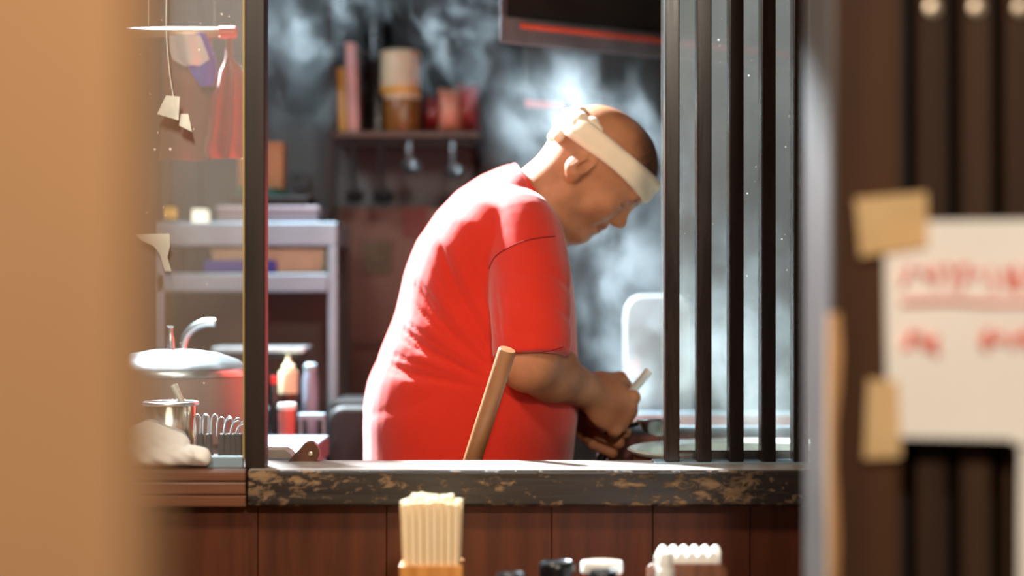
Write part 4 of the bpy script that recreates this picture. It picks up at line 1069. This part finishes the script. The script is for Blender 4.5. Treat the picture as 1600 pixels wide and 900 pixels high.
can('sauce_bottle', 427, 588, 690, 15, 3.46, 'slim black bottle beside the pink labelled jar', 'bottle', lambda r, h: [('body', [(r*0.95, 0), (r, 0.004), (r, h*0.75), (r*0.6, h*0.88)], M_blackpl), ('cap', [(r*0.7, h*0.88), (r*0.7, h), (r*0.4, h)], M_red)])
can('tall_flask', 484, 568, 700, 24, 3.62, 'tall grey blue flask behind the prep table', 'flask', lambda r, h: [('body', [(r*0.95, 0), (r, 0.004), (r, h*0.8), (r*0.8, h*0.9)], plain('grey_blue_plastic', (128, 138, 156), rough=0.4)), ('cap', [(r*0.82, h*0.9), (r*0.82, h*0.98), (r*0.5, h)], M_steelsoft)])
# cabinet that carries the flask
dc = thing('drawer_cabinet', (PX(488, 3.55), 3.65, 0), 'low brown drawer cabinet with bright steel top edge', 'cabinet')
zd = PZ(700, 3.62)
box('cabinet_body', (PX(470, 3.5), 3.52, 0.0), (PX(500, 3.5), 3.76, zd - 0.012), M_brownst, dc, bevel=0.003)
box('cabinet_top', (PX(469, 3.5), 3.51, zd - 0.012), (PX(501, 3.5), 3.77, zd), M_steelsoft, dc, bevel=0.002)
box('drawer', (PX(474, 3.5), 3.508, zd - 0.13), (PX(497, 3.5), 3.52, zd - 0.03), M_brownst, dc, bevel=0.002)
box('top_rail', (PX(466, 3.49), 3.485, PZ(656, 3.49)), (PX(508, 3.49), 3.50, PZ(646, 3.49)), M_steelsoft, dc, bevel=0.002)
for q in (468, 504): box('rail_post', (PX(q, 3.49), 3.488, 0.0), (PX(q, 3.49) + 0.004, 3.498, PZ(650, 3.49)), M_steelsoft, dc)
ft = thing('flat_tray', P(445, 556, 3.66), 'flat steel tray resting above the squeeze bottle', 'tray')
pbox('tray_rim', 330, 543, 476, 551, 3.64, 0.14, M_steel, ft, bevel=0.002); pbox('tray_underside', 334, 551, 470, 560, 3.65, 0.12, M_blackmat, ft, bevel=0.002)
for q in (340, 462): pbox('tray_stand', q, 560, q + 6, 632.2, 3.74, 0.01, M_blackmat, ft)
drape('folded_cloth', [(703, 400, 444), (708, 396, 452), (714, 394, 456), (719.5, 392, 458)], 2.78, 0.003, 1.0, m_cloth('cream_cloth', (150, 134, 122)), 'cream cloth folded on the counter behind the post', 'cloth', thick=0.05)
# black bin behind the man
bnn = thing('waste_bin', (PX(540, 3.62), 3.70, 0), 'tall black waste bin behind his back', 'bin')
MB().prism([(x, z) for x, z in round_panel(PX(510, 3.60), PX(620, 3.60), 0.0, PZ(634, 3.60), 0.03)], 3.60, 3.84).build('bin_body', M_blackmat, bnn, bevel=0.01, seg=3)
MB().prism([(x, z) for x, z in round_panel(PX(514, 3.6), PX(616, 3.6), PZ(640, 3.60), PZ(628, 3.60), 0.012)], 3.62, 3.82).build('bin_lid', M_blackmat, bnn, bevel=0.004)

# ------------------------------------------------------------------ stove side
sv = thing('stove', (0.6, 3.3, 0), 'black stove carrying the steaming pots', 'stove')
ZV = 0.84
box('stove_body', (0.17, 2.72, 0.0), (1.25, 3.72, ZV - 0.03), M_blackmat, sv, bevel=0.004)
box('stove_top', (0.165, 2.71, ZV - 0.03), (1.25, 3.73, ZV), M_blackpl, sv, bevel=0.003)
for y in (2.95, 3.30): MB().tube([Vector((0.45 + 0.12*math.cos(t_), y + 0.12*math.sin(t_), ZV - 0.004)) for t_ in np.linspace(0, 6.2832, 25)], 0.005, 6).build('burner_ring', M_blackmat, sv)
M_copper = plain('reddish_tank_steel', (158, 104, 92), rough=0.35, metal=0.6, var=0.15)
bo = thing('noodle_boiler', (0.42, 3.38, ZV), 'square reddish steel noodle boiler with steaming water', 'boiler')
x0, x1, y0, y1, z1 = PX(951, 3.25), 0.70, 3.25, 3.62, PZ(672, 3.25)
for nm, lo, hi in (('front_wall', (x0, y0, ZV), (x1, y0 + 0.008, z1)), ('back_wall', (x0, y1 - 0.008, ZV), (x1, y1, z1)), ('side_wall', (x0, y0 + 0.008, ZV), (x0 + 0.008, y1 - 0.008, z1)), ('side_wall', (x1 - 0.008, y0 + 0.008, ZV), (x1, y1 - 0.008, z1))):
    box(nm, lo, hi, M_copper, bo, bevel=0.002)
rim = MB()
rim.tube([(x0, y0, z1), (x1, y0, z1), (x1, y1, z1), (x0, y1, z1), (x0, y0, z1)], 0.007, 8); rim.build('rolled_rim', M_steelsoft, bo)
box('water', (x0 + 0.008, y0 + 0.008, ZV), (x1 - 0.008, y1 - 0.008, z1 - 0.03), plain('cloudy_water', (150, 150, 140), rough=0.08), bo)
# wide enamel pan
pc = Vector((PX(980, 2.945) + 0.195, 2.945, ZV)); zp = PZ(702, 2.945) - ZV; pr = 0.195
pn = thing('enamel_pan', pc, 'wide white enamel pan with pale rim beside the bars', 'pan')
M_enamel = plain('white_enamel', (214, 222, 216), rough=0.22, var=0.05); M_panout = plain('stained_enamel', (150, 110, 84), rough=0.4, var=0.3)
MB().lathe([(pr*0.7, 0.006), (pr*0.80, 0.012), (pr*0.93, zp*0.55), (pr*0.955, zp - 0.008), (pr*0.945, zp - 0.008), (pr*0.91, zp*0.55), (pr*0.78, 0.018), (0.002, 0.016)], pc, 64).build('pan_body', M_panout, pn)
MB().lathe([(pr*0.945, zp - 0.008), (pr*0.99, zp - 0.004), (pr*1.0, zp), (pr*0.985, zp + 0.002), (pr*0.93, zp - 0.004), (pr*0.90, zp*0.6), (pr*0.895, zp*0.6), (pr*0.925, zp - 0.006)], pc, 64, caps=False).build('rim', M_enamel, pn)
MB().lathe([(pr*0.86, zp*0.5), (pr*0.905, zp*0.62), (0.002, zp*0.62)], pc, 48).build('broth', plain('pale_broth', (206, 200, 180), rough=0.12), pn)
# crusted griddle edge seen under the bars
M_crust = plain('burnt_crust', (62, 38, 22), rough=0.6, var=0.6, nscale=60, bump=1.0, bscale=120)
gd = thing('griddle_tray', (0.40, 2.72, ZV), 'crusted brown griddle tray right behind the bars', 'tray')
zg = PZ(704, 2.70)
gx0, gx1 = PX(1058, 2.70), 0.62
box('tray_front', (gx0, 2.700, ZV), (gx1, 2.706, zg), M_crust, gd, bevel=0.001)
box('tray_floor', (gx0, 2.706, zg - 0.02), (gx1, 2.742, zg - 0.014), M_crust, gd)
box('tray_back', (gx0, 2.742, ZV), (gx1, 2.747, zg - 0.008), M_crust, gd)
cs = MB()
for k in range(60):
    x = gx0 + 0.008 + (gx1 - gx0 - 0.02)*random.random(); r = random.uniform(0.002, 0.005)
    cs.lathe([(r*0.5, -r*0.6), (r, 0), (r*0.6, r*0.7), (r*0.1, r*0.9)], (x, 2.714 + random.random()*0.02, zg - 0.012 + random.random()*0.006), 6)
o = cs.build('food_crumbs', M_crust, gd); o['kind'] = 'stuff'
# white rounded canister in the steam
wcst = thing('upright_board', P(1008, 596, 3.66), 'white board with rounded top standing in the steam', 'board')
out = [(PX(x, 3.66), PZ(y, 3.66)) for x, y in ((978, 720), (976, 560), (975, 500), (978, 480), (986, 467), (998, 461), (1040, 460), (1066, 463), (1078, 474), (1082, 492), (1082, 720))]
MB().prism(out, 3.66, 3.69).build('board', plain('clouded_board_plastic', (158, 164, 164), rough=0.4), wcst, bevel=0.006, seg=3)
pbox('pink_card', 976, 566, 1000, 588, 3.652, 0.004, plain('pinkish_card', (206, 160, 148), rough=0.6), wcst)
box('board_stand', (PX(976, 3.66), 3.64, ZV), (PX(1082, 3.66), 3.71, PZ(718, 3.66)), M_steelsoft, wcst, bevel=0.004)
# extractor hood
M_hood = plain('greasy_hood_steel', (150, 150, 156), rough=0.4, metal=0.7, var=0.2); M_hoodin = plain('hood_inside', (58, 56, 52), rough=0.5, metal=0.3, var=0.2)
hd = thing('extractor_hood', P(1000, 70, 3.6), 'dark steel extractor hood slanting above the stove', 'hood')
hA = P(781, 66, 3.42); hB = P(1240, 132, 3.88); hz0 = hA.z
d_ = (hB - hA); d_.z = 0; ux = d_.normalized(); uy = Vector((0.12, 0.99, 0)); L_ = 1.0
def hbox(name, u0, u1, v0, v1, z0, z1, mat, bevel=0.002):
    pts = []
    for z in (z0, z1):
        for (u, v) in ((u0, v0), (u1, v0), (u1, v1), (u0, v1)):
            p = hA + ux*u + uy*v; pts.append((p.x, p.y, z))
    return MB().raw(pts, [(0,3,2,1),(4,5,6,7),(0,1,5,4),(1,2,6,5),(2,3,7,6),(3,0,4,7)]).build(name, mat, hd, bevel)
hbox('front_lip', 0.0, L_, 0.0, 0.012, hz0, hz0 + 0.045, M_hood); hbox('corner_post', 0.0, 0.014, 0.0, 0.014, hz0 + 0.045, hz0 + 0.5, M_hood)
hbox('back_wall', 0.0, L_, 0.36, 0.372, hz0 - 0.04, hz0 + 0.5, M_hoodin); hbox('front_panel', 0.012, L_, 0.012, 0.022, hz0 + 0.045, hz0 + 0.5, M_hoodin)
hbox('side_lip', L_ - 0.012, L_, 0.012, 0.36, hz0, hz0 + 0.40, M_hood); hbox('hood_roof', 0.0, L_, 0.0, 0.372, hz0 + 0.5, hz0 + 0.512, M_hood)
M_litedge = plain('red_lit_edge', (206, 92, 74), rough=0.35)  # light catching the hood edges, painted as red strips
hbox('painted_lit_edge', 0.045, L_, -0.004, 0.0, hz0 + 0.026, hz0 + 0.036, M_litedge, 0.001)
hbox('lower_lit_edge', 0.0, 0.10, 0.375, 0.385, hz0 - 0.075, hz0 - 0.062, M_litedge, 0.001)
# dark duct column behind the man
dk = thing('duct_column', (PX(775, 4.3), 4.42, 0), 'dark duct column rising behind his head', 'duct')
box('duct_body', (PX(752, 4.30), 4.30, 0.0), (PX(800, 4.30), 4.49, 2.62), M_blackmat, dk, bevel=0.004)
for z in (0.9, 1.5, 2.1): box('duct_band', (PX(750, 4.30), 4.295, z), (PX(802, 4.30), 4.49, z + 0.025), M_blackmat, dk)

# ------------------------------------------------------------------ lamps with fixtures, two of them added as fill
def spot_fixture(name, spec, target, label, size, angle):
    loc = Vector(spec['loc']); t = thing(name, loc, label, 'lamp'); d = (Vector(target) - loc).normalized()
    MB().lathe([(0.02, -0.10), (0.045, -0.09), (0.055, -0.02), (0.06, 0.03), (0.057, 0.03), (0.05, -0.015)], loc - d*0.02, 24, axis=d, caps=False).build('lamp_can', M_blackmat, t)
    MB().tube([loc - d*0.10, Vector((loc.x, loc.y, 2.62))], 0.006, 8).build('stem', M_blackmat, t)
    ld_ = bpy.data.lights.new(name + '_light', 'SPOT'); ld_.energy = spec['power']; ld_.color = spec['color']; ld_.shadow_soft_size = size
    ld_.spot_size = R(angle); ld_.spot_blend = 0.9
    lo_ = bpy.data.objects.new(name + '_light', ld_); COL.objects.link(lo_); lo_.location = loc + d*0.03
    lo_.rotation_euler = d.to_track_quat('-Z', 'Y').to_euler()
spot_fixture('kitchen_spotlight', KITCHEN_LAMP, (0.05, 3.0, 1.25), 'black spotlight hanging above the kitchen behind the cook', 0.045, 86)
spot_fixture('steam_fill_spotlight', STEAM_FILL_LAMP, (0.20, 3.35, 1.1), 'black spotlight added behind the extractor hood to light the steam', 0.05, 130)
def pendant(name, spec, label, r):
    loc = Vector(spec['loc']); t = thing(name, loc, label, 'lamp')
    top = 2.62 if loc.y > 0.7 else loc.z + 0.5
    MB().lathe([(0.03, r + 0.05), (r*1.5, r*0.4), (r*1.55, r*0.35), (0.028, r + 0.045)], loc, 24, caps=False).build('lamp_shade', M_blackmat, t)
    MB().tube([loc + Vector((0, 0, r + 0.045)), Vector((loc.x, loc.y, top))], 0.004, 6).build('cord', M_blackmat, t)
    ld_ = bpy.data.lights.new(name + '_light', 'POINT'); ld_.energy = spec['power']; ld_.color = spec['color']; ld_.shadow_soft_size = r
    lo_ = bpy.data.objects.new(name + '_light', ld_); COL.objects.link(lo_); lo_.location = loc
pendant('counter_pendant', COUNTER_LAMP, 'pendant lamp hanging over the dining counter', 0.09)
pendant('porch_pendant', PORCH_LAMP, 'pendant lamp hanging outside the entrance', 0.08)
pendant('kitchen_fill_pendant', KITCHEN_FILL_LAMP, 'added fill pendant lamp over the left kitchen counter', 0.06)

# ------------------------------------------------------------------ steam
def m_steam(name, blobs, dens, lo, hi, scale=9.0):
    nt = NT(name); tc = nt.n('TexCoord'); v = tc.outputs['Object']
    wn = nt.n('TexNoise', Vector=v, Scale=3.2, Detail=2.0)
    off = nt.vmath('SCALE', nt.vmath('SUBTRACT', wn.outputs['Color'], (0.5, 0.5, 0.5)).outputs[0]); off.inputs['Scale'].default_value = 0.30
    vw = nt.vmath('ADD', v, off.outputs[0]).outputs[0]
    mp = nt.n('Mapping', Vector=vw); mp.inputs['Scale'].default_value = (1.0, 1.0, 0.75)
    nz = nt.n('TexNoise', Vector=mp, Scale=scale, Detail=5.0, Roughness=0.62)
    body_ = nt.n('MapRange', Value=nz.outputs[0]); body_.inputs[1].default_value = lo; body_.inputs[2].default_value = hi; body_.clamp = True
    mask = None
    for (c, r, s_) in blobs:
        q = nt.vmath('DIVIDE', nt.vmath('SUBTRACT', v, tuple(c)).outputs[0], tuple(r)); ln = nt.vmath('LENGTH', q.outputs[0]).outputs['Value']
        m = nt.n('MapRange', Value=ln, _interpolation_type='SMOOTHSTEP'); m.inputs[1].default_value = 1.0; m.inputs[2].default_value = 0.15; m.inputs[3].default_value = 0; m.inputs[4].default_value = s_
        mask = m.outputs[0] if mask is None else nt.math('ADD', mask, m.outputs[0])
    d = nt.math('MULTIPLY', nt.math('MULTIPLY', body_.outputs[0], mask), dens)
    vs = nt.n('VolumeScatter', Color=(0.82, 0.94, 1.0, 1), Density=d); vs.inputs['Anisotropy'].default_value = 0.25
    nt.t.links.new(vs.outputs[0], nt.out.inputs['Volume']); return nt.m
def pb(px, py, Y, rx, rz, ry, s_): c = P(px, py, Y); k = Y/FPX; return ((c.x, c.y, c.z), (rx*k, ry, rz*k), s_)
def steam(name, blobs, dens, lo, hi, label, scale=9.0):
    mn = [min(c[i] - r[i] for c, r, s_ in blobs) for i in range(3)]; mx = [max(c[i] + r[i] for c, r, s_ in blobs) for i in range(3)]
    me = bpy.data.meshes.new(name); b = MB().box(mn, mx); me.from_pydata(b.v, [], b.f)
    o = bpy.data.objects.new(name, me); COL.objects.link(o); me.materials.append(m_steam(name, blobs, dens, lo, hi, scale))
    return tag(o, label, 'steam', kind='stuff')
steam('pot_steam', [pb(1010, 620, 3.42, 120, 150, 0.22, 1.6), pb(980, 470, 3.45, 150, 170, 0.22, 1.5), pb(970, 330, 3.48, 170, 160, 0.22, 1.5), pb(940, 170, 3.5, 210, 150, 0.22, 1.9), pb(850, 200, 3.52, 130, 150, 0.20, 0.45), pb(1150, 600, 3.04, 120, 190, 0.24, 5.0), pb(1150, 560, 3.45, 190, 280, 0.22, 1.8)],
      0.95, 0.46, 0.63, 'white steam rising from the boiler around his head', scale=14.0)
steam('drifting_steam', [pb(470, 70, 3.62, 120, 180, 0.16, 0.7), pb(720, 50, 3.66, 120, 150, 0.16, 1.2), pb(590, 0, 3.64, 130, 60, 0.16, 0.5)],
      0.62, 0.51, 0.62, 'thin steam drifting in front of the shelf', scale=16.0)
